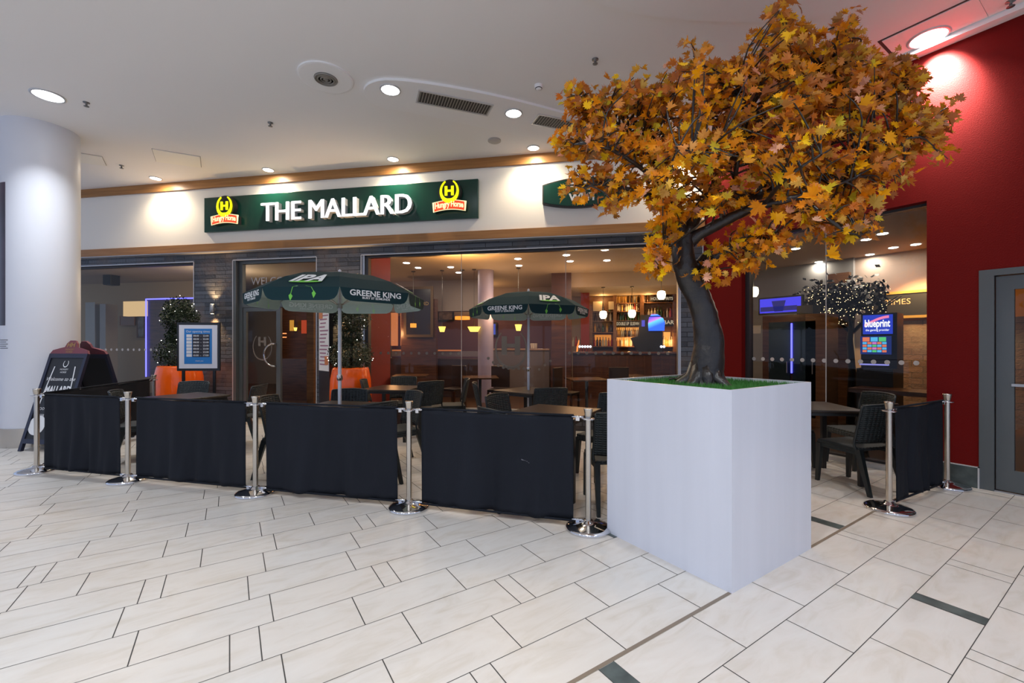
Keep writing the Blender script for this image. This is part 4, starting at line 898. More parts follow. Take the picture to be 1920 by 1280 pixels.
pts = [base, base+Vector((0, 0, .06)), tp3(1328, 660), tp3(1326, 620), tp3(1316, 575), tp3(1298, 532), tp3(1284, 500), tp3(1279, 465), tp3(1284, 440)]
p, r = smooth_path(pts, [.165, .125, .103, .094, .083, .085, .084, .074, .07]); tk.tube(p, r, 20, 0, Tt)
for k in range(9):       # root flare
    a = 2*PI*k/9+.3; d = Vector((math.cos(a), math.sin(a), 0)); L_ = .17+.05*math.sin(k*2.3)
    tk.tube([base+d*.06+Vector((0,0,.16)), base+d*.10+Vector((0,0,.06)), base+d*L_+Vector((0,0,.012)), base+d*(L_+.05)+Vector((0,0,-.01))], [.045, .045, .025, .008], 8, 0, Tt)
branch([(1280,470,0,.06),(1272,420,0,.045),(1258,390,-.02,.04),(1246,368,-.05,.036),(1236,340,-.05,.028),(1225,300,-.02,.02),(1210,255,.1,.014),(1200,220,.15,.008)])
branch([(1256,392,0,.034),(1235,380,-.05,.028),(1205,362,-.1,.022),(1165,352,-.15,.013),(1125,345,-.2,.008),(1095,352,-.2,.005)])
branch([(1282,455,0,.062),(1292,425,.02,.052),(1305,400,.05,.048),(1330,378,.08,.044),(1370,368,.12,.038),(1420,368,.18,.034),(1460,345,.25,.026),(1500,310,.3,.02),(1560,270,.3,.012)])
branch([(1290,455,0,.05),(1325,432,-.06,.04),(1370,408,-.12,.034),(1430,384,-.2,.028),(1495,370,-.28,.021),(1550,352,-.3,.015),(1610,330,-.3,.008)])
branch([(1296,520,0,.04),(1320,503,-.02,.034),(1345,478,-.05,.028),(1375,463,-.1,.018),(1410,450,-.15,.012),(1450,440,-.2,.007)])
branch([(1305,500,0,.03),(1325,478,.05,.03),(1342,480,.05,.02)], False)
branch([(1420,368,.18,.03),(1455,290,.25,.024),(1475,225,.2,.02),(1485,160,.1,.014),(1490,90,0,.008),(1478,40,0,.005)])
branch([(1475,235,.2,.016),(1530,170,0,.012),(1570,110,-.1,.009),(1590,60,-.1,.005)])
branch([(1330,378,.08,.03),(1345,310,.2,.02),(1340,240,.25,.014),(1320,170,.2,.009),(1302,110,.1,.005)])
branch([(1372,368,.12,.022),(1385,300,-.1,.016),(1400,230,-.2,.012),(1380,160,-.2,.006)])
branch([(1500,310,.3,.018),(1570,240,.2,.014),(1640,200,.1,.01),(1690,170,0,.006)])
branch([(1550,352,-.3,.013),(1620,300,-.2,.011),(1680,260,-.1,.008),(1740,250,0,.005)])
branch([(1495,370,-.28,.016),(1540,400,-.35,.011),(1580,430,-.35,.008),(1612,445,-.3,.005)])
branch([(1236,340,-.05,.016),(1180,300,-.2,.012),(1120,270,-.3,.009),(1075,270,-.3,.005)])
branch([(1225,300,-.02,.015),(1170,240,.1,.01),(1120,210,.1,.008),(1085,180,.05,.005)])
branch([(1272,425,0,.016),(1255,455,-.1,.012),(1235,480,-.15,.008),(1225,500,-.15,.005)])
branch([(1560,270,.3,.012),(1620,210,.35,.009),(1640,170,.3,.006)])
branch([(1345,310,.2,.015),(1290,260,.4,.011),(1250,210,.5,.007)])
branch([(1460,345,.25,.016),(1540,330,.5,.012),(1620,290,.6,.008)])
branch([(1385,300,-.1,.014),(1330,290,-.4,.01),(1270,280,-.55,.006)])
branch([(1430,384,-.2,.014),(1480,330,-.5,.01),(1540,290,-.6,.006)])
# crown: leafy sprays inside an outline, each spray grown from the nearest limb
CROWN = [(1045,265),(1075,250),(1052,180),(1075,150),(1100,165),(1125,190),(1150,160),(1185,140),(1215,165),(1235,175),(1250,130),(1290,105),(1295,70),(1310,75),(1330,125),(1365,100),(1380,120),(1420,95),(1450,70),(1445,20),(1470,5),(1500,50),(1530,95),(1560,60),(1590,28),(1612,45),(1600,90),(1640,125),(1680,110),(1722,130),(1725,175),(1755,200),(1785,195),(1780,235),(1760,250),(1782,300),(1740,305),(1710,320),(1700,350),(1660,370),(1635,400),(1620,445),(1570,440),(1550,480),(1575,505),(1540,470),(1500,440),(1462,470),(1450,500),(1420,510),(1390,500),(1370,470),(1365,530),(1330,520),(1335,460),(1370,430),(1340,400),(1310,440),(1300,390),(1275,400),(1268,440),(1262,500),(1230,520),(1212,500),(1225,440),(1245,410),(1225,370),(1165,400),(1120,398),(1075,405),(1070,370),(1045,345),(1060,315),(1100,300),(1080,290),(1045,285)]
def inside(u, v, poly=CROWN):
    c = False; n = len(poly); j = n-1
    for i in range(n):
        xi, yi = poly[i]; xj, yj = poly[j]
        if (yi > v) != (yj > v) and u < (xj-xi)*(v-yi)/(yj-yi)+xi: c = not c
        j = i
    return c
rnd = random.Random(21)
LOBES = []
def leaf_shape():
    pts = [(0, -.40), (.07, -.20), (.30, -.34), (.27, -.16), (.50, -.10), (.38, -.01), (.56, .10), (.36, .12), (.48, .38), (.30, .30), (.17, .20), (.20, .44), (.08, .46), (0, .64), (-.08, .46), (-.20, .44), (-.17, .20), (-.30, .30), (-.48, .38), (-.36, .12), (-.56, .10), (-.38, -.01), (-.50, -.10), (-.27, -.16), (-.30, -.34), (-.07, -.20)]
    return pts
LP = leaf_shape()
lv = []; lfc = []; lcol = []
PAL = [(.86, .33, .004), (.92, .42, .004), (.76, .25, .005), (.95, .56, .008), (.58, .17, .01), (.60, .42, .02), (.46, .20, .03), (.86, .44, .26)]
PW_ = [24, 22, 20, 11, 12, 6, 6, 5]
def add_leaf(p, nrm, up, s):
    x = up.cross(nrm); x = x.normalized() if x.length > 1e-5 else nrm.orthogonal(); y = nrm.cross(x)
    b = len(lv); fold = rnd.uniform(.1, .9); curl = rnd.uniform(-.6, 1.1); tws = rnd.uniform(-.5, .5)
    def P_(a, c): return p+x*a*s+y*(c+.42)*s+nrm*s*(abs(a)*fold-curl*(c+.42)**2*.5+tws*a*c)
    lv.append(P_(0, .02))
    for a, c in LP: lv.append(P_(a, c))
    n = len(LP); col = rnd.choices(PAL, PW_)[0]; k = rnd.uniform(.75, 1.15); col = (col[0]*k, col[1]*k*rnd.uniform(.88, 1.1), col[2]*k, 1)
    for i in range(n): lfc.append((b, b+1+i, b+1+(i+1) % n)); lcol.append(col)
tw = MB(); bk = [(q[0], q[1]) for q in BR]
nsp = 0
while nsp < 1150:
    u = rnd.uniform(1040, 1790); v = rnd.uniform(0, 530)
    if not inside(u, v): continue
    nz = noise.noise(Vector((u/42, v/42, 3.3)))+.6*noise.noise(Vector((u/17, v/17, 7.1)))
    if nz < -.12 and rnd.random() < .85: continue
    edge = min(1, max(.25, (1-abs((u-1410)/390)**2)))
    df = rnd.gauss(0, .34)*edge
    if v > 400: df = rnd.uniform(-.35, .15)
    df = max(-.8, min(.85, df))
    if df < .12 and any(abs(v-(yy_)) < 20 and 1275 < u < 1500 for yy_ in (432-(u-1290)*.30,)): continue
    if v > 300 and u < 1180 and rnd.random() < .5: continue
    if v > 415 and rnd.random() < .35: continue
    tip = tp3(u, v, df)
    if tip.z > CEIL-.15: continue
    # nearest limb point below/inside
    best = min(rnd.sample(bk, 140), key=lambda q: (q[0]-tip).length+max(0, q[0].z-tip.z)*.6)
    st = best[0]; d = tip-st; L_ = d.length
    if L_ > .75: continue
    nsp += 1
    mid = st+d*.5+Vector((rnd.uniform(-.1, .1), rnd.uniform(-.1, .1), rnd.uniform(.0, .12)))*min(1, L_*1.6)
    p, r = smooth_path([st, mid, tip], [min(best[1], .009), .005, .0025], 4); tw.tube(p, r, 5, 0, Tt, False)
    k0 = rnd.randint(5, 9)
    for k in range(k0):
        t = rnd.uniform(.45, 1) if k > 1 else 1
        i = min(len(p)-1, int(t*(len(p)-1))); q = p[i]+Vector((rnd.gauss(0, .035), rnd.gauss(0, .035), rnd.gauss(0, .03)))
        out = (q-Vector((TC.x, TC.y, 2.2))).normalized()
        nrm = (Vector((rnd.gauss(0, .7), rnd.gauss(0, .7), rnd.gauss(.45, .6)))+out*.5-Vector((FX, FY, 0))*.35).normalized()
        up = (Vector((rnd.gauss(0, 1), rnd.gauss(0, 1), rnd.gauss(-.15, .8)))+out*.7).normalized()
        add_leaf(q, nrm, up, rnd.uniform(.046, .078) if rnd.random() < .96 else rnd.uniform(.082, .105))
# a few large pale leaves low on the near side
for u, v in ((1430,378),(1455,395),(1545,480),(1365,190),(1605,195),(1290,250),(1655,250)):
    add_leaf(tp3(u, v, -.45), -Vector((FX, FY, -.3)).normalized(), Vector((rnd.uniform(-1, 1), rnd.uniform(-1, 1), rnd.uniform(-.8, .3))).normalized(), .105)
tk.v = [v_+noise.noise_vector(v_*8)*.010+noise.noise_vector(v_*26)*.004 if v_.z < 1.6 else v_+noise.noise_vector(v_*14)*.003 for v_ in tk.v]
tk.build('trunk_and_branches', M['bark'], tree); two = tw.build('twigs', M['bark'], tree); two['kind'] = 'stuff'
m = MB(); m.add(lv, lfc, 0, False, Tt); lo = m.build('leaves', M['leaf'], tree); lo['kind'] = 'stuff'; lo['label'] = 'orange, yellow and brown maple leaves'
ca = lo.data.color_attributes.new('Col', 'FLOAT_COLOR', 'CORNER')
buf = []
for c in lcol: buf += list(c)*3
ca.data.foreach_set('color', buf)
# ------------------------------------------------------------------ parasols
def parasol(r, f, R, lab, swap, zs=1.0):
    x, y, _ = cloc(r, f)
    ang = math.atan2(-y, -x)                     # towards the camera
    t = thing('garden_parasol', lab, 'parasol', (x, y, 0), ang, 'green beer garden parasols')
    zr, za, zb = 1.908*zs, 2.158*zs, 1.79*zs
    N = 8; co = [(R*math.cos(2*PI*k/N), R*math.sin(2*PI*k/N)) for k in range(N)]
    prof = [(0, 1), (.25, .95), (.5, .80), (.75, .5), (1, 0)]
    def cpt(k, q, s, off=0):       # k panel index, q 0..4 ring, s 0..1 across
        a, b = co[k % N], co[(k+1) % N]; fr, hz = prof[q]
        sag = 1-.035*fr*math.sin(PI*s)*0
        px = (a[0]*(1-s)+b[0]*s)*fr; py = (a[1]*(1-s)+b[1]*s)*fr
        return (px, py, zr+(za-zr)*hz-off-(.012*math.sin(PI*s)*fr*(1-fr)*4*.5))
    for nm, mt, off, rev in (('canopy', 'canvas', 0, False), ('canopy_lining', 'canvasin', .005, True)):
        m = MB()
        for k in range(N):
            for q in range(4):
                for s in range(4):
                    a, b = s/4, (s+1)/4
                    F_ = [cpt(k, q, a, off), cpt(k, q+1, a, off), cpt(k, q+1, b, off), cpt(k, q, b, off)]
                    if q == 0: F_ = [F_[0], F_[1], F_[2]]
                    m.add(F_, [tuple(range(len(F_)))[::-1] if rev else tuple(range(len(F_)))], 0, True)
            a, b = Vector((*co[k], 0)), Vector((*co[(k+1) % N], 0)); L_ = (b-a).length; h = zr-zb
            # flap outline in (s along, drop)
            out = [(0, 0), (.018, h*.35), (.035, h*.62), (.07, h*.86), (.13, h*.98), (.2, h)]
            pl_ = [(s_, d_) for s_, d_ in out]+[(1-s_, d_) for s_, d_ in reversed(out)]
            nrm = Vector(((a.x+b.x)/2, (a.y+b.y)/2, 0)).normalized()
            vv = [a+(b-a)*s_+Vector((0, 0, zr-d_))-nrm*(off-.001) for s_, d_ in pl_]
            idx = tuple(range(len(vv))); m.add(vv, [idx if rev else idx[::-1]][:1], 0)
            if nm == 'canopy':
                pass
        m.build(nm, M[mt], t)
    # printing
    for k in range(N):
        pw_ = MB(); pg = MB(); gh = MB(); gg = MB()
        a, b = Vector((*co[k], 0)), Vector((*co[(k+1) % N], 0)); c = (a+b)/2; nrm = c.normalized(); xa = (b-a).normalized(); L_ = (b-a).length
        FR = Matrix(((xa.x, 0, nrm.x, c.x+nrm.x*.004), (xa.y, 0, nrm.y, c.y+nrm.y*.004), (0, 1, 0, (zr+zb)/2+.008), (0, 0, 0, 1)))   # text x along, y up, z outwards
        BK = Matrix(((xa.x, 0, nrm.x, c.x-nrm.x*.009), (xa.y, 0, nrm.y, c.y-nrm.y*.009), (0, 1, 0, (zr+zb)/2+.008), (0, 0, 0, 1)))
        king = (k % 2 == 0) ^ swap
        if king:
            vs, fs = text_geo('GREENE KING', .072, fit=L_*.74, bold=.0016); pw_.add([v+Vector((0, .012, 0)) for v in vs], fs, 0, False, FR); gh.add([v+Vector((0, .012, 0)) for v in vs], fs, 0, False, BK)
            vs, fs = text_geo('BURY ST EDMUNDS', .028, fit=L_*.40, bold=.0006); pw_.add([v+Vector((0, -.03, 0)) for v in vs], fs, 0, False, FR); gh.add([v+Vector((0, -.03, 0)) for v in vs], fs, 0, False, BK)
        else:
            p1 = Vector(cpt(k, 3, .5)); p0 = Vector(cpt(k, 4, .5)); up = (p1-p0).normalized(); nn = xa.cross(up)*-1
            nn = up.cross(xa); nn = nn if nn.z > 0 else -nn
            org = p0+(p1-p0)*.55+nn*.012
            SL = Matrix(((xa.x, up.x, nn.x, org.x), (xa.y, up.y, nn.y, org.y), (xa.z, up.z, nn.z, org.z), (0, 0, 0, 1)))
            vs, fs = text_geo('IPA', .21, bold=.008, shear=.35, fit=L_*.44); pw_.add(vs, fs, 0, False, SL @ Matrix.Translation((0, .045, .002)))
            # hop bine: swoosh and two cones
            sw = [(L_*.22*math.cos(q), -.035+.022*math.sin(q)) for q in [2*PI*i/20 for i in range(20)]]
            pg.add([(q[0], q[1], 0) for q in sw], [tuple(range(20))], 0, False, SL)
            for cx_, ty in ((-L_*.13, -.035), (L_*.17, -.012)):
                stem = [Vector((cx_*.35, .062, 0)), Vector((cx_*.8, .05, 0)), Vector((cx_, ty+.02, 0))]
                for i in range(2):
                    q0, q1 = stem[i], stem[i+1]; o_ = Vector((.003, 0, 0))
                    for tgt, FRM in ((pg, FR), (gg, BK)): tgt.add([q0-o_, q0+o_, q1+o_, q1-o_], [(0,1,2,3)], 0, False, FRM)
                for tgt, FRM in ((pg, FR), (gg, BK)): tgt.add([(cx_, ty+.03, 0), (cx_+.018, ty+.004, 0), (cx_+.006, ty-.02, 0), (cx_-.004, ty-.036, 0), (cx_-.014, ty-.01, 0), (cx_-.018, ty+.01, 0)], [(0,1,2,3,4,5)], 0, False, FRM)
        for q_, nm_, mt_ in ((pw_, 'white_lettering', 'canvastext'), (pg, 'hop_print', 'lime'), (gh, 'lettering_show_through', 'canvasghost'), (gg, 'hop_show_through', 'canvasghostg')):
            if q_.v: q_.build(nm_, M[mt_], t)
    m = MB(); m.tube([(0, 0, .03), (0, 0, za)], .019, 12); m.build('pole', M['polewhite'], t)
    m = MB(); m.lathe([(.022, za-.01), (.03, za+.004), (.014, za+.02), (.018, za+.035), (.0, za+.05)], 14); m.build('finial', M['polewhite'], t)
    m = MB(); m.lathe([(.026, 1.02), (.03, 1.03), (.03, 1.07), (.026, 1.08)], 14); m.tube([(.02, 0, 1.05), (.06, 0, 1.05)], .008, 6); m.build('pole_clamp', M['steel'], t)
    m = MB()
    for k in range(N):
        a = co[k]; m.tube([(0, 0, za-.03), (a[0]*.5, a[1]*.5, zr+(za-zr)*.78-.012), (a[0]*.99, a[1]*.99, zr-.01)], .005, 6)
        m.tube([(0, 0, zr-.1), (a[0]*.5, a[1]*.5, zr+(za-zr)*.78-.016)], .004, 6)
    m.lathe([(.03, zr-.12), (.03, zr-.07)], 12); m.build('ribs', M['steel'], t)
    m = MB(); m.lathe([(.22, 0), (.22, .04), (.05, .06), (.03, .2), (.026, .2)], 24); m.build('parasol_base', M['tableleg'], t)
    return t
U1 = (-.4002*4.6, 4.6); U2 = (.0384*6.2, 6.2)
parasol(U1[0], U1[1], .895, 'green parasol on white pole just behind the barrier, in front of the entrance', False)
parasol(U2[0], U2[1], .86, 'green parasol on white pole close to the large window, the farther of the two', True)
# ------------------------------------------------------------------ chairs and tables
def chair_proto():
    t = thing('cafe_chair', '', 'chair')
    m = MB(); m.bev(-.215, .215, -.20, .235, .395, .432, .012); m.bev(-.215, .215, .2, .24, .36, .41, .01); m.box(-.212, -.19, -.2, .22, .36, .40); m.box(.19, .212, -.2, .22, .36, .40)
    m.build('seat', M['chair'], t)
    m = MB(); n, k = 14, 10; vs = []; fs = []
    for j in range(k+1):
        for i in range(n+1):
            s = i/n*2-1; q = j/k
            x = .222*s*(1-.03*q); wr = .055*abs(s)**2.2
            z = .47+.37*q-.012*s*s*(q); y = -.205-.075*q+wr
            vs.append((x, y, z))
    for j in range(k):
        for i in range(n): fs.append((j*(n+1)+i, j*(n+1)+i+1, (j+1)*(n+1)+i+1, (j+1)*(n+1)+i))
    m.add(vs, fs, 0, True); o = m.build('backrest', M['chair'], t); sd = o.modifiers.new('s', 'SOLIDIFY'); sd.thickness = .018; sd.offset = 0
    m = MB()
    top = [(vs[k*(n+1)+i][0], vs[k*(n+1)+i][1], vs[k*(n+1)+i][2]) for i in range(n+1)]
    m.tube(top, .0125, 6)
    for sx in (-1, 1):
        e = [(vs[j*(n+1)+(0 if sx < 0 else n)]) for j in range(k+1)]
        m.tube([(sx*.212, -.17, .40), (sx*.222, -.155, .44)]+e, .0125, 6)
    m.build('back_frame', M['chairleg'], t)
    for sx in (-1, 1):
        m = MB(); m.taper((sx*.205, .235, 0), (sx*.195, .215, .395), .015, .024); m.build('leg', M['chairleg'], t)
        m = MB(); m.taper((sx*.212, -.29, 0), (sx*.197, -.175, .41), .014, .023, .016, .026); m.build('leg', M['chairleg'], t)
    return t
def table_proto():
    t = thing('cafe_table', '', 'table')
    m = MB(); m.bev(-.36, .36, -.36, .36, .722, .75, .008); m.build('tabletop', M['tabletop'], t)
    m = MB(); m.box(-.33, .33, -.33, .33, .69, .722); m.build('apron', M['tableleg'], t)
    for sx in (-1, 1):
        for sy in (-1, 1):
            m = MB(); m.taper((sx*.32, sy*.32, 0), (sx*.315, sy*.315, .69), .02, .024); m.build('leg', M['tableleg'], t)
    return t
cpz, tpz = chair_proto(), table_proto()
CH = [  # r, f, heading (0 = away from the viewer, 90 = to the right), label
 (-4.62, 5.35, 62, 'charcoal woven chair behind the leftmost front banner, beside the sandwich board'),
 (-4.80, 6.30, 176, 'charcoal woven chair below the opening-times poster, back against the orange pot'),
 (-3.75, 6.0, -95, 'charcoal woven chair seen side-on at the left jamb of the pub door'),
 (-2.42, 4.70, 85, 'charcoal woven chair, its curved back rim showing at the foot of the pub door'),
 (-2.02, 5.18, 176, 'charcoal woven chair facing the viewer in front of the right orange pot'),
 (-1.47, 4.32, -55, 'charcoal woven chair just behind the third banner, right of the nearer parasol pole'),
 (-1.35, 5.02, -127, 'charcoal woven chair turned left beside the nearer parasol table'),
 (-2.15, 6.95, 80, 'charcoal woven chair seen side-on right beside the right orange pot'),
 (-1.88, 7.32, 176, 'blue-grey lit chair backed against the window glass right of the orange pot'),
 (-1.38, 6.80, -38, 'charcoal chair with its back to the viewer and papers on the seat'),
 (-.98, 7.05, -100, 'charcoal chair side-on against the glass, just right of the chair with papers'),
 (-.30, 6.35, 85, 'charcoal chair left of the farther parasol table, its curved top edge lit'),
 (.46, 5.80, -12, 'charcoal chair with its back to the viewer right of the farther parasol pole'),
 (.02, 4.72, 123, 'woven chair at the near table left side, behind the wide banner'),
 (.0, 3.92, 53, 'chair just over the wide banner top edge, nearest left of the near table'),
 (1.02, 4.72, -135, 'woven charcoal chair facing left behind the chair beside the planter'),
 (.90, 3.80, -3, 'charcoal woven chair seen from behind between the last front post and the planter'),
 (3.42, 4.28, -14, 'charcoal chair with its back to the viewer left of the right-hand steel post'),
 (4.02, 4.98, -92, 'woven chair facing left behind the short banner by the red wall'),
 (3.22, 5.12, 95, 'charcoal chair half hidden behind the planter, its seat under the right-hand table')]
for i, (r, f, h, lab) in enumerate(CH):
    o = cpz if i == 0 else copy_tree(cpz)
    o.location = cloc(r, f); o.rotation_euler = (0, 0, CAMROT-math.radians(h)); tag(o, lab, 'chair', 'charcoal cafe chairs')
TB = [(-4.15, 5.45, 25, 'dark square table behind the second front banner below the poster'),
      (U1[0], U1[1], 12, 'dark square table around the nearer parasol pole'),
      (-1.80, 6.55, 10, 'dark square table between orange pot and the chair with papers'),
      (U2[0], U2[1], 42, 'dark square table around the farther parasol pole'),
      (.42, 4.25, 30, 'dark wooden table nearest the viewer, behind the wide banner'),
      (3.18, 4.62, 8, 'dark square table just right of the white planter')]
for i, (r, f, h, lab) in enumerate(TB):
    o = tpz if i == 0 else copy_tree(tpz)
    o.location = cloc(r, f); o.rotation_euler = (0, 0, CAMROT-math.radians(h)); tag(o, lab, 'table', 'dark cafe tables')
x, y, _ = cloc(-1.46, 6.88)
m = MB(); m.add([(-.17, -.12, 0), (.16, -.13, .004), (.18, .10, .002), (-.14, .13, .012), (-.17, -.12, .008), (.16, -.13, .012), (.18, .10, .010), (-.14, .13, .02)], [(3,2,1,0),(4,5,6,7),(0,1,5,4),(1,2,6,5),(2,3,7,6),(3,0,4,7)])
o = m.build('folded_paper', mat('blue_grey_paper', (.30, .36, .48), .7), loc=(x, y, .434), rz=CAMROT+.3); tag(o, 'blue-grey folded paper lying on the chair seat by the large window', 'paper')
# ------------------------------------------------------------------ sandwich board
ab = thing('sandwich_board', 'black A-frame sandwich board with burgundy crown standing by the column', 'sandwich board', cloc(-6.11, 6.07), CAMROT-math.radians(8))
def lean(y0, y1, z1):      # map board-plane (x, z) to a leaning panel
    a = math.atan2(y1-y0, z1); return Matrix.Translation((0, y0, 0)) @ Matrix.Rotation(-a, 4, 'X')
for nm, y0, y1, fc in (('front_panel', -.46, -.10, -1), ('rear_panel', .50, .12, 1)):
    T = lean(y0, y1, 1.30); s = fc
    m = MB(); W_ = .31
    for a, b, c, d in ((-W_, -W_+.045, 0, 1.32), (W_-.045, W_, 0, 1.32), (-W_+.045, W_-.045, 1.26, 1.32), (-W_+.045, W_-.045, .10, .16)): m.box(a, b, -.018, .018, c, d, 0, T)
    m.box(-W_+.045, W_-.045, -.008, .008, .16, 1.26, 1, T)
    po = m.build(nm, [M['navy'], M['dark']], ab)
    crn = MB(); crn.prism([(-.31, 1.32), (.31, 1.32), (.28, 1.37), (.17, 1.40), (.10, 1.415), (.08, 1.47), (.04, 1.51), (-.04, 1.51), (-.08, 1.47), (-.10, 1.415), (-.17, 1.40), (-.28, 1.37)], -.014, .014, 0, T)
    cro = crn.build('crown', M['burg'], po)
    if fc < 0:
        q = MB(); put_text(q, 'HH', .09, 0, -.017, 1.445, 0, T, bold=.002); put_text(q, 'HUNGRY', .035, 0, -.017, 1.38, 0, T); put_text(q, 'HORSE', .035, 0, -.017, 1.345, 0, T); q.build('crown_lettering', M['gold'], po)
        q = MB(); put_text(q, 'HUNGRY', .032, 0, -.010, 1.10, 0, T); put_text(q, 'HORSE', .032, 0, -.010, 1.06, 0, T); horseshoe(q, 0, 1.18, .085, -.010, 0, T, .16)
        put_text(q, 'Welcome to the', .07, 0, -.010, .965, 0, T, shear=.3); put_text(q, 'MALLARD', .13, 0, -.010, .82, 0, T, bold=.005, fit=.40); put_text(q, 'FOOD AND DRINK', .05, 0, -.01, .56, 0, T); put_text(q, 'SERVED DAILY', .05, 0, -.01, .47, 0, T)
        for sx in (-1, 1):
            P_ = [(sx*(.165+.06*math.sin(k*.13)), 1.14-k*.065) for k in range(12)]
            for k in range(11):
                (a, c), (b, d) = P_[k], P_[k+1]; q.add([(a-.008, -.0105, c), (a+.008, -.0105, c), (b+.008, -.0105, d), (b-.008, -.0105, d)], [(3,2,1,0)], 0, False, T)
        q.add([(-.15+.13*math.cos(2*PI*k/20), -.011, .34+.13*math.sin(2*PI*k/20)) for k in range(20)], [tuple(range(20))], 0, False, T)
        q.build('board_lettering', M['paperw'], po)
# ------------------------------------------------------------------ poster on its stand
ps = thing('poster_stand', 'black-framed poster stand with blue opening-times sheet, before the left orange pot', 'poster stand', cloc(-5.10, 7.0), CAMROT+math.radians(6))
m = MB(); W_, z0, z1 = .325, .975, 1.76
m.box(-W_, W_, 0, .03, z0, z1, 0); m.box(-W_+.035, W_-.035, -.006, .0, z0+.04, z1-.04, 1); m.build('frame', [M['black'], M['white']], ps)
for sx in (-1, 1): m = MB(); m.box(sx*.235-.02, sx*.235+.02, .004, .028, 0, z0+.02); m.box(sx*.235-.02, sx*.235+.02, -.16, .2, 0, .02); m.build('leg', M['black'], ps)
m = MB(); m.box(-.21, .21, -.009, -.006, 1.09, 1.66, 0); m.build('poster_sheet', M['blue'], ps)
m = MB(); put_text(m, 'Our opening times', .05, 0, -.0105, 1.61, 0, None, fit=.36)
for k in range(7):
    z = 1.545-.053*k; m.box(-.175, -.095, -.0115, -.0095, z-.022, z+.022, 0)
put_text(m, 'thank you', .03, .02, -.0105, 1.135); m.build('white_print', M['paperw'], ps)
m = MB(); m.box(-.085, .175, -.0112, -.0092, 1.545-.053*6-.026, 1.572, 0); m.build('times_table', M['ink'], ps)
m = MB()
for k in range(7):
    z = 1.545-.053*k; put_text(m, '08:00  -  22:00' if k < 6 else '10:00  -  17:00', .038, .045, -.0118, z, 0, None, fit=.235, bold=.0006)
m.build('times_print', M['paperw'], ps)
# ------------------------------------------------------------------ orange pots with topiary
def pot(r, f, R, H, lab1, lab2, seed):
    t = thing('tall_pot', lab1, 'plant pot', cloc(r, f), 0, 'tall orange plant pots')
    m = MB(); m.lathe([(R*.78, 0), (R*.86, .04), (R*.98, H*.3), (R*1.0, H*.55), (R*.97, H*.8), (R*.87, H*.975), (R*.83, H), (R*.78, H-.01), (R*.78, H-.06), (0, H-.06)], 40); m.build('pot_body', M['orange'], t)
    m = MB(); m.lathe([(R*.78, H-.058), (R*.4, H-.045), (0, H-.04)], 24); m.build('soil', M['dark'], t)
    s = thing('topiary_shrub', lab2, 'shrub', tuple(Vector(cloc(r, f))+Vector((0, 0, H-.05))), 0, 'topiary shrubs with fairy lights')
    m = MB(); m.tube([(0, 0, 0), (.02, .01, .5), (-.01, 0, 1.15)], [.03, .025, .015], 8); m.build('stem', M['bark'], s)
    rn = random.Random(seed); vs = []; fs = []; L = []
    balls = [(0, .26, .34), (0, .58, .20), (.02, .88, .29), (0, 1.08, .22)]
    for _ in range(7500):
        bx, bz, br = balls[rn.choices([0, 1, 2, 3], [5, 2, 4, 2])[0]]
        d = Vector((rn.gauss(0, 1), rn.gauss(0, 1), rn.gauss(0, 1))).normalized()*br*rn.uniform(.55, 1.08)
        p = Vector((bx, 0, bz))+Vector((d.x, d.y, d.z*.85))
        a = Vector((rn.gauss(0, 1), rn.gauss(0, 1), rn.gauss(0, 1))).normalized()*.028; b_ = a.orthogonal().normalized()*.011
        k = len(vs); vs += [p-a*.3, p+b_+a*.3, p+a, p-b_+a*.3]; fs.append((k, k+1, k+2, k+3))
        if len(L) < 34 and d.length > br*.95: L.append(p*1.03)
    m.v = [Vector(v) for v in []]
    m = MB(); m.add(vs, fs); fo = m.build('foliage', M['shrub'], s); fo['kind'] = 'stuff'
    m = MB()
    for p in L: m.lathe([(0, p.z-.0065), (.0065, p.z), (0, p.z+.0065)], 6, 0, None, True, (p.x, p.y))
    lo_ = m.build('fairy_lights', M['fairy'], s); lo_['kind'] = 'stuff'; lo_['label'] = 'small white fairy lights'
pot(-5.97, 7.72, .37, 1.03, 'glossy orange pot left of the entrance, behind the poster stand', 'dark green topiary with fairy lights in the left orange pot', 3)
pot(-2.715, 7.25, .335, 1.02, 'glossy orange pot right of the entrance behind the nearer parasol pole', 'dark green topiary with fairy lights in the right orange pot', 5)
# ------------------------------------------------------------------ menu case and sconces
mc = thing('menu_case', 'tall black menu case with a white sheet on the slate pier right of the entrance', 'menu case', floc(-6.50, -.02), AF+math.radians(-36))
m = MB(); m.box(0, .50, -.04, .02, .30, 2.05, 0); m.box(.02, .48, -.045, -.04, .94, 2.0, 1); m.build('case', [M['black'], M['paperw']], mc)
m = MB(); pk = mat('menu_print', (.30, .12, .20), .6)
for k in range(14):
    z = 1.90-.066*k; m.box(.05+.02*(k % 3), .45-.05*(k % 4), -.048, -.0455, z, z+.022)
m.build('menu_print', pk, mc)
m = MB(); m.box(.03, .2, -.049, -.0455, 1.86, 1.98); mpm = mat('menu_picture', (.55, .18, .06), .6); m.build('menu_picture', mpm, mc)
m = MB(); m.box(.3, .46, -.049, -.0455, 1.05, 1.2); m.build('menu_picture', mpm, mc)
m = MB(); m.box(.26, .34, .0, .04, 0, .3); m.build('case_foot', M['black'], mc)
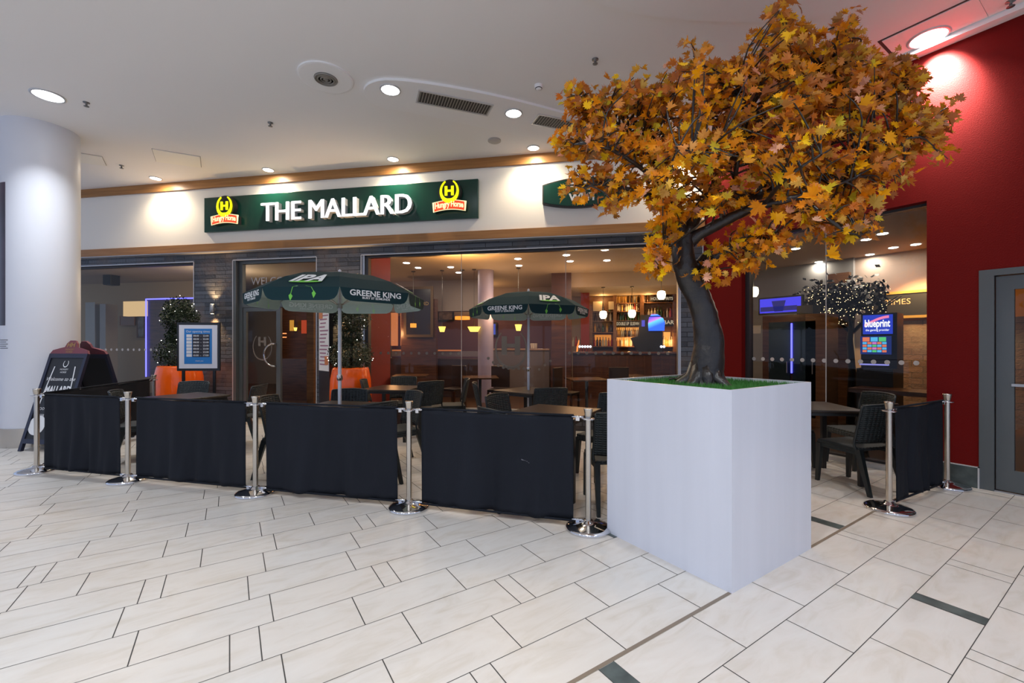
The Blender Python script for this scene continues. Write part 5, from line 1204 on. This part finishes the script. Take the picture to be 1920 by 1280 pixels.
def sconce(x, z, lab):
    t = thing('wall_sconce', lab, 'wall light', floc(x, -.07, z), AF, 'up-and-down wall sconces')
    m = MB(); m.lathe([(.035, -.09), (.038, -.088), (.038, .088), (.035, .09)], 20); m.box(-.02, .02, .02, .07, -.03, .03); m.build('sconce_body', M['alu'], t)
    m = MB(); m.lathe([(.028, -.093), (.0, -.093)], 12); m.lathe([(.028, .093), (.0, .093)], 12); m.build('sconce_lamp', emis('sconce_lamp', (1, .7, .35), 12), t)
    for s in (-1, 1): spot_light('sconce_beam', floc(x, -.085, z+s*.11), 42, math.radians(95), (1, .60, .26), floc(x, -.035, z+s*1), 1.0, .03)
sx_, sz_ = FP(398, 579, -.07); sconce(sx_, sz_, 'silver up-and-down wall light on the slate pier left of the entrance')
sx_, sz_ = FP(637, 590, -.07); sconce(sx_, 2.02, 'silver up-and-down wall light on the slate pier behind the nearer parasol')

# ------------------------------------------------------------------ shop signs
sg = thing('fascia_sign', 'long dark green sign reading THE MALLARD on the cream fascia', 'sign', floc(-6.188, -.09, 3.505), AF)
SW = 5.296; m = MB(); m.bev(-SW/2, SW/2, -.06, 0, 0, .645, .006); m.build('sign_panel', M['signgreen'], sg)
OFF = 6.188; LY = -.06
def sgp(u, v, d): x, z = FP(u, v, d); return x+OFF, z-3.505
xa, za = sgp(490, 397, -.25); xb, zb = sgp(771, 381, -.25)
vs, fs = text_geo('THE MALLARD', 1, 0, 0, .98)
bx = max(v.x for v in vs)-min(v.x for v in vs); bz = max(v.y for v in vs)-min(v.y for v in vs)
kx, kz = (xb-xa)/bx, .325/bz
cxn, czn = (xa+xb)/2, (za+zb)/2
m = MB()
v2 = [(v.x*kx+cxn, LY-.10, v.y*kz+czn) for v in vs]
[m.add([(x_+dx, y_-dy, z_) for x_, y_, z_ in v2], fs, 0) for dx, dy in ((0, 0), (-.012, .0006), (.012, .0012), (-.006, .0018), (.006, .0024))]; m.build('letters', M['letterface'], sg)
# sides of the letters from the boundary edges
m = MB(); ed = {}
for f_ in fs:
    for i in range(len(f_)):
        a, b = f_[i], f_[(i+1) % len(f_)]; ed[(a, b)] = ed.get((a, b), 0)+1
for (a, b) in ed:
    if (b, a) not in ed:
        p, q = v2[a], v2[b]; m.add([p, q, (q[0], LY, q[2]), (p[0], LY, p[2])], [(3,2,1,0)])
m.build('letter_sides', M['letterside'], sg)
def emblem(u, v):
    x, z = sgp(u, v, -.24)
    y = LY-.09
    m = MB(); m.lathe([(.20, 0), (.20, .085)], 32, 0, Matrix.Translation((x, LY, z+.09)) @ Matrix.Rotation(PI/2, 4, 'X'), False)
    arc = lambda r0, zc, off: [(x+.27*s, z-.17+off+.035*(1-s*s)) for s in [(-1+2*k/10) for k in range(11)]]
    top = arc(0, 0, .075); bot = arc(0, 0, -.065)
    m.prism(bot+top[::-1], y+.002, LY, 0); m.build('emblem_block', M['dark'], sg)
    m = MB()
    pts_o, pts_i = [], []
    for k in range(25):
        a = math.radians(115)+(math.radians(425)-math.radians(115))*k/24; wd = .21*(1-.7*abs(k-12)/12)
        pts_o.append((x+.165*math.cos(a), z+.09+.195*math.sin(a))); pts_i.append((x+.165*(1-wd*1.9)*math.cos(a), z+.09+.195*(1-wd*1.9)*math.sin(a)))
    for k in range(24): m.prism([pts_i[k], pts_o[k], pts_o[k+1], pts_i[k+1]], y-.012, y, 0)
    letter_H(m, x, z+.10, .155, y-.014, y, 0); m.build('horseshoe_emblem', M['yellow'], sg)
    e1 = [(p[0], p[1]+.012) for p in top]; e0 = [(p[0], p[1]-.012) for p in bot]
    e0[0] = (e0[0][0]-.01, e0[0][1]); e1[0] = (e1[0][0]-.025, e1[0][1]); e0[-1] = (e0[-1][0]+.01, e0[-1][1]); e1[-1] = (e1[-1][0]+.025, e1[-1][1])
    m = MB(); m.prism(e0+e1[::-1], y-.004, y, 0); m.build('ribbon_edge', M['yedge'], sg)
    m = MB(); m.prism([(p[0]*.96+x*.04, p[1]) for p in bot]+[(p[0]*.96+x*.04, p[1]) for p in top][::-1], y-.010, y-.004, 0); m.build('ribbon', M['redlit'], sg)
    vs, fs = text_geo('Hungry Horse', .13, 0, .004, .92, 0, .49)
    m = MB(); m.add([(p.x+x, y-.013, p.y+z-.172+.035*(1-(p.x/.27)**2)+.004) for p in vs], fs); m.build('ribbon_lettering', M['yedge'], sg)
emblem(421, 396); emblem(842.5, 369)
s2 = thing('oval_sign', 'dark green barrel-shaped sign on the fascia behind the maple leaves', 'sign', floc(-1.848, -.09, 3.58), AF)
B = [(-.62+1.24*k/14, .0) for k in range(15)]
bot = [(x, .085-.085*(1-(x/.62)**2)) for x, _ in B]; top = [(x, .385+.085*(1-(x/.62)**2)) for x, _ in B]
m = MB(); m.prism(bot+top[::-1], -.08, 0, 0); m.build('sign_panel', M['dark'], s2)
m = MB(); m.prism([(x*.965, z+.018) for x, z in bot]+[(x*.965, z-.018) for x, z in top][::-1], -.084, -.08, 0); m.build('sign_face', M['signgreen'], s2)
m = MB(); put_text(m, 'FREE', .17, .0, -.088, .325, 0, None, bold=.006); put_text(m, 'WI-FI', .17, 0, -.088, .155, 0, None, bold=.006); m.build('sign_lettering', M['paperw'], s2)
# ------------------------------------------------------------------ ceiling fittings
def downlight(p, R, lab, warm=False, group='recessed mall downlights'):
    t = thing('downlight', lab, 'ceiling light', (p[0], p[1], p[2]), 0, group)
    m = MB(); m.lathe([(R*1.18, 0), (R*1.18, -.008), (R, -.012), (R, -.004)], 32); m.build('trim_ring', M['beadwhite'], t)
    m = MB(); m.lathe([(R, -.006), (0, -.006)], 28, 0, None, False); m.add([(R*math.cos(2*PI*k/28), R*math.sin(2*PI*k/28), -.0062) for k in range(28)], [tuple(reversed(range(28)))]); m.build('lamp', M['lampwarm'] if warm else M['lampon'], t)
DL = [(90, 179, .14, 'bright round ceiling downlight above the white column'), (732, 168, .105, 'round downlight beside the square-cornered vent, left end of the raised ceiling oval'), (963, 212, .10, 'round downlight between the two ceiling grilles')]
for u, v, R, lab in DL:
    p = on_z(u, v, CEIL-(OVT if u > 500 else 0)); downlight(p, R, lab)
downlight((PR.x, PR.y, CEIL-.012), .14, 'bright round downlight in the ceiling panel beside the red wall')
FL_ = ['warm fascia downlight nearest the white column', 'warm fascia downlight above the letter T of the long sign', 'warm fascia downlight above the right half of the long sign', 'warm fascia downlight left of the tree above the gap between signs', 'warm fascia downlight hidden behind the tree leaves']
for p, lab in zip(fasc_pts, FL_): downlight((p.x, p.y, CEIL), .085, lab, True, 'warm fascia downlights')
def grille(c4, lab, n=26):
    P_ = [on_z(u, v, CEIL-OVT-.001) for u, v in c4]; o = P_[0]; ex = P_[1]-P_[0]; ey = P_[3]-P_[0]; L_ = ex.length; W_ = ey.length
    rz = math.atan2(ex.y, ex.x); sgn = 1 if (ex.x*ey.y-ex.y*ey.x) > 0 else -1
    t = thing('ceiling_grille', lab, 'ceiling vent', tuple(o), rz, 'slatted ceiling grilles')
    y0, y1 = sorted((0, sgn*W_))
    m = MB()
    for a, b, c, d in ((0, L_, y0, y0+.02), (0, L_, y1-.02, y1), (0, .02, y0+.02, y1-.02), (L_-.02, L_, y0+.02, y1-.02)): m.box(a, b, c, d, -.01, .003)
    m.build('frame', M['beadwhite'], t)
    m = MB(); m.box(.02, L_-.02, y0+.02, y1-.02, -.001, .003); m.build('duct', M['grilledark'], t)
    m = MB()
    for k in range(n):
        x = .03+(L_-.06)*k/(n-1); m.box(x-.004, x+.007, y0+.02, y1-.02, -.008, -.001)
    m.build('slats', M['grille'], t)
grille([(785, 168), (926, 196), (915, 216), (778, 191)], 'long slatted ceiling grille between the two downlights')
grille([(1010, 213), (1135, 238), (1122, 259), (996, 232)], 'slatted ceiling grille running behind the maple leaves')
def flat_panel(c4, name, lab, cat, group=None):
    P_ = [on_z(u, v, CEIL) for u, v in c4]; m = MB(); m.add([(p.x, p.y, CEIL-.014) for p in P_]+[(p.x, p.y, CEIL+.002) for p in P_], [(0,1,2,3),(3,2,1,0),(0,1,5,4),(1,2,6,5),(2,3,7,6),(3,0,4,7)], 0)
    q_ = [p+(p-sum(P_, Vector())/4)*.02 for p in P_]; m.add([(p.x, p.y, CEIL-.004) for p in q_], [(0,1,2,3),(3,2,1,0)], 1)
    o = m.build(name, [mat('hatch_paint_lit', (.97, .95, .88), .5), M['grilledark']]); return tag(o, lab, cat, group)  # paint brightened to stand for light caught by a tilted hatch
flat_panel([(285, 278), (375, 293), (377, 313), (293, 302)], 'access_hatch', 'white rectangular ceiling hatch above the first fascia light', 'ceiling hatch', 'ceiling hatches')
flat_panel([(120, 281), (191, 293), (199, 310), (128, 300)], 'access_hatch', 'white ceiling hatch partly behind the white column', 'ceiling hatch', 'ceiling hatches')
t = thing('round_diffuser', 'round metal air diffuser in a raised ceiling disc', 'ceiling vent', (c0.x, c0.y, CEIL-.02))
m = MB()
for R in (.125, .095, .062, .03): m.lathe([(R, 0), (R, -.012), (R-.012, -.02), (R-.014, -.004)], 36)
m.build('diffuser_rings', M['grille'], t); m = MB(); m.lathe([(.128, 0), (.128, -.003), (0, -.003)], 36); m.build('diffuser_throat', M['grilledark'], t)
for u, v, lab in ((162, 192, 'small sprinkler head beside the downlight above the column'), (507, 230, 'small sprinkler head in the open ceiling left of the diffuser'), (228, 310, 'small sprinkler head between the two ceiling hatches'), (1116, 111, 'small sprinkler head in the ceiling above the tree left side'), (1895, 2, 'sprinkler head in the panel at the top right corner')):
    p = on_z(u, v, CEIL-.012 if u > 1800 else CEIL); m = MB(); m.lathe([(.035, 0), (.035, -.006), (.012, -.008), (.01, -.045), (.028, -.048), (.028, -.052), (0, -.052)], 16); tag(m.build('sprinkler_head', M['chromish'], loc=p), lab, 'sprinkler', 'sprinkler heads')
p = on_z(1010, 160, CEIL); m = MB(); m.lathe([(.05, 0), (.05, -.02), (.04, -.04), (.02, -.055), (0, -.055)], 20); o = m.build('smoke_detector', M['ceil2'], loc=p); tag(o, 'white smoke detector on the ceiling left of the tree', 'smoke detector')
m = MB(); m.lathe([(.03, -.03), (.042, -.034), (.042, -.04), (.03, -.046)], 20); m.build('detector_vent', M['dark'], o)
p = on_z(1099, 196, CEIL); m = MB(); m.lathe([(.04, 0), (.04, -.02), (.02, -.05), (0, -.05)], 16); tag(m.build('smoke_detector', M['chromish'], loc=p), 'small grey detector just above the left leaves of the tree', 'smoke detector')
p = on_z(927, 263, CEIL); m = MB(); m.lathe([(.10, 0), (.10, -.012), (.09, -.018), (0, -.018)], 28); tag(m.build('ceiling_speaker', mat('speaker_grey', (.42, .41, .40), .7), loc=p), 'grey round ceiling speaker near the fascia', 'speaker')
# ------------------------------------------------------------------ poster and text on the column
def col_px(a):
    r = cr+.403*math.sin(a); f = cf-.403*math.cos(a); return CX+FPX*r/f, r, f
def col_patch(ua, ub, z0, z1, name, mt, lab, cat, rad=.404):
    # angles on the near face whose sight lines fall between ua and ub
    A = [a/200 for a in range(-400, 200) if ua <= col_px(a/200)[0] <= ub and (lambda r, f: (r-cr)*r+(f-cf)*f < 0)(*col_px(a/200)[1:])]
    m = MB(); a0, a1 = min(A), max(A)
    n = 10; vs = []
    for k in range(n+1):
        a = a0+(a1-a0)*k/n; r = cr+rad*math.sin(a); f = cf-rad*math.cos(a); x, y, _ = cloc(r, f); vs += [(x, y, z0), (x, y, z1)]
    m.add(vs, [(2*k, 2*k+2, 2*k+3, 2*k+1) for k in range(n)], 0, True); o = m.build(name, mt)
    return tag(o, lab, cat) if lab else o
pm = mat('dark_poster_print', (.04, .02, .035), .3, vary=(3, .8, (1, 1, 1)))
po = col_patch(-60, 10, 1.66, 3.6, 'column_poster', pm, 'dark purple poster wrapped on the left side of the white column', 'poster')
for k in range(5): 
    q = col_patch(-60, 15-(k % 2)*3, 1.46-.028*k, 1.468-.028*k, 'caption_line', M['ink'], None, None, .4045); q.parent = po
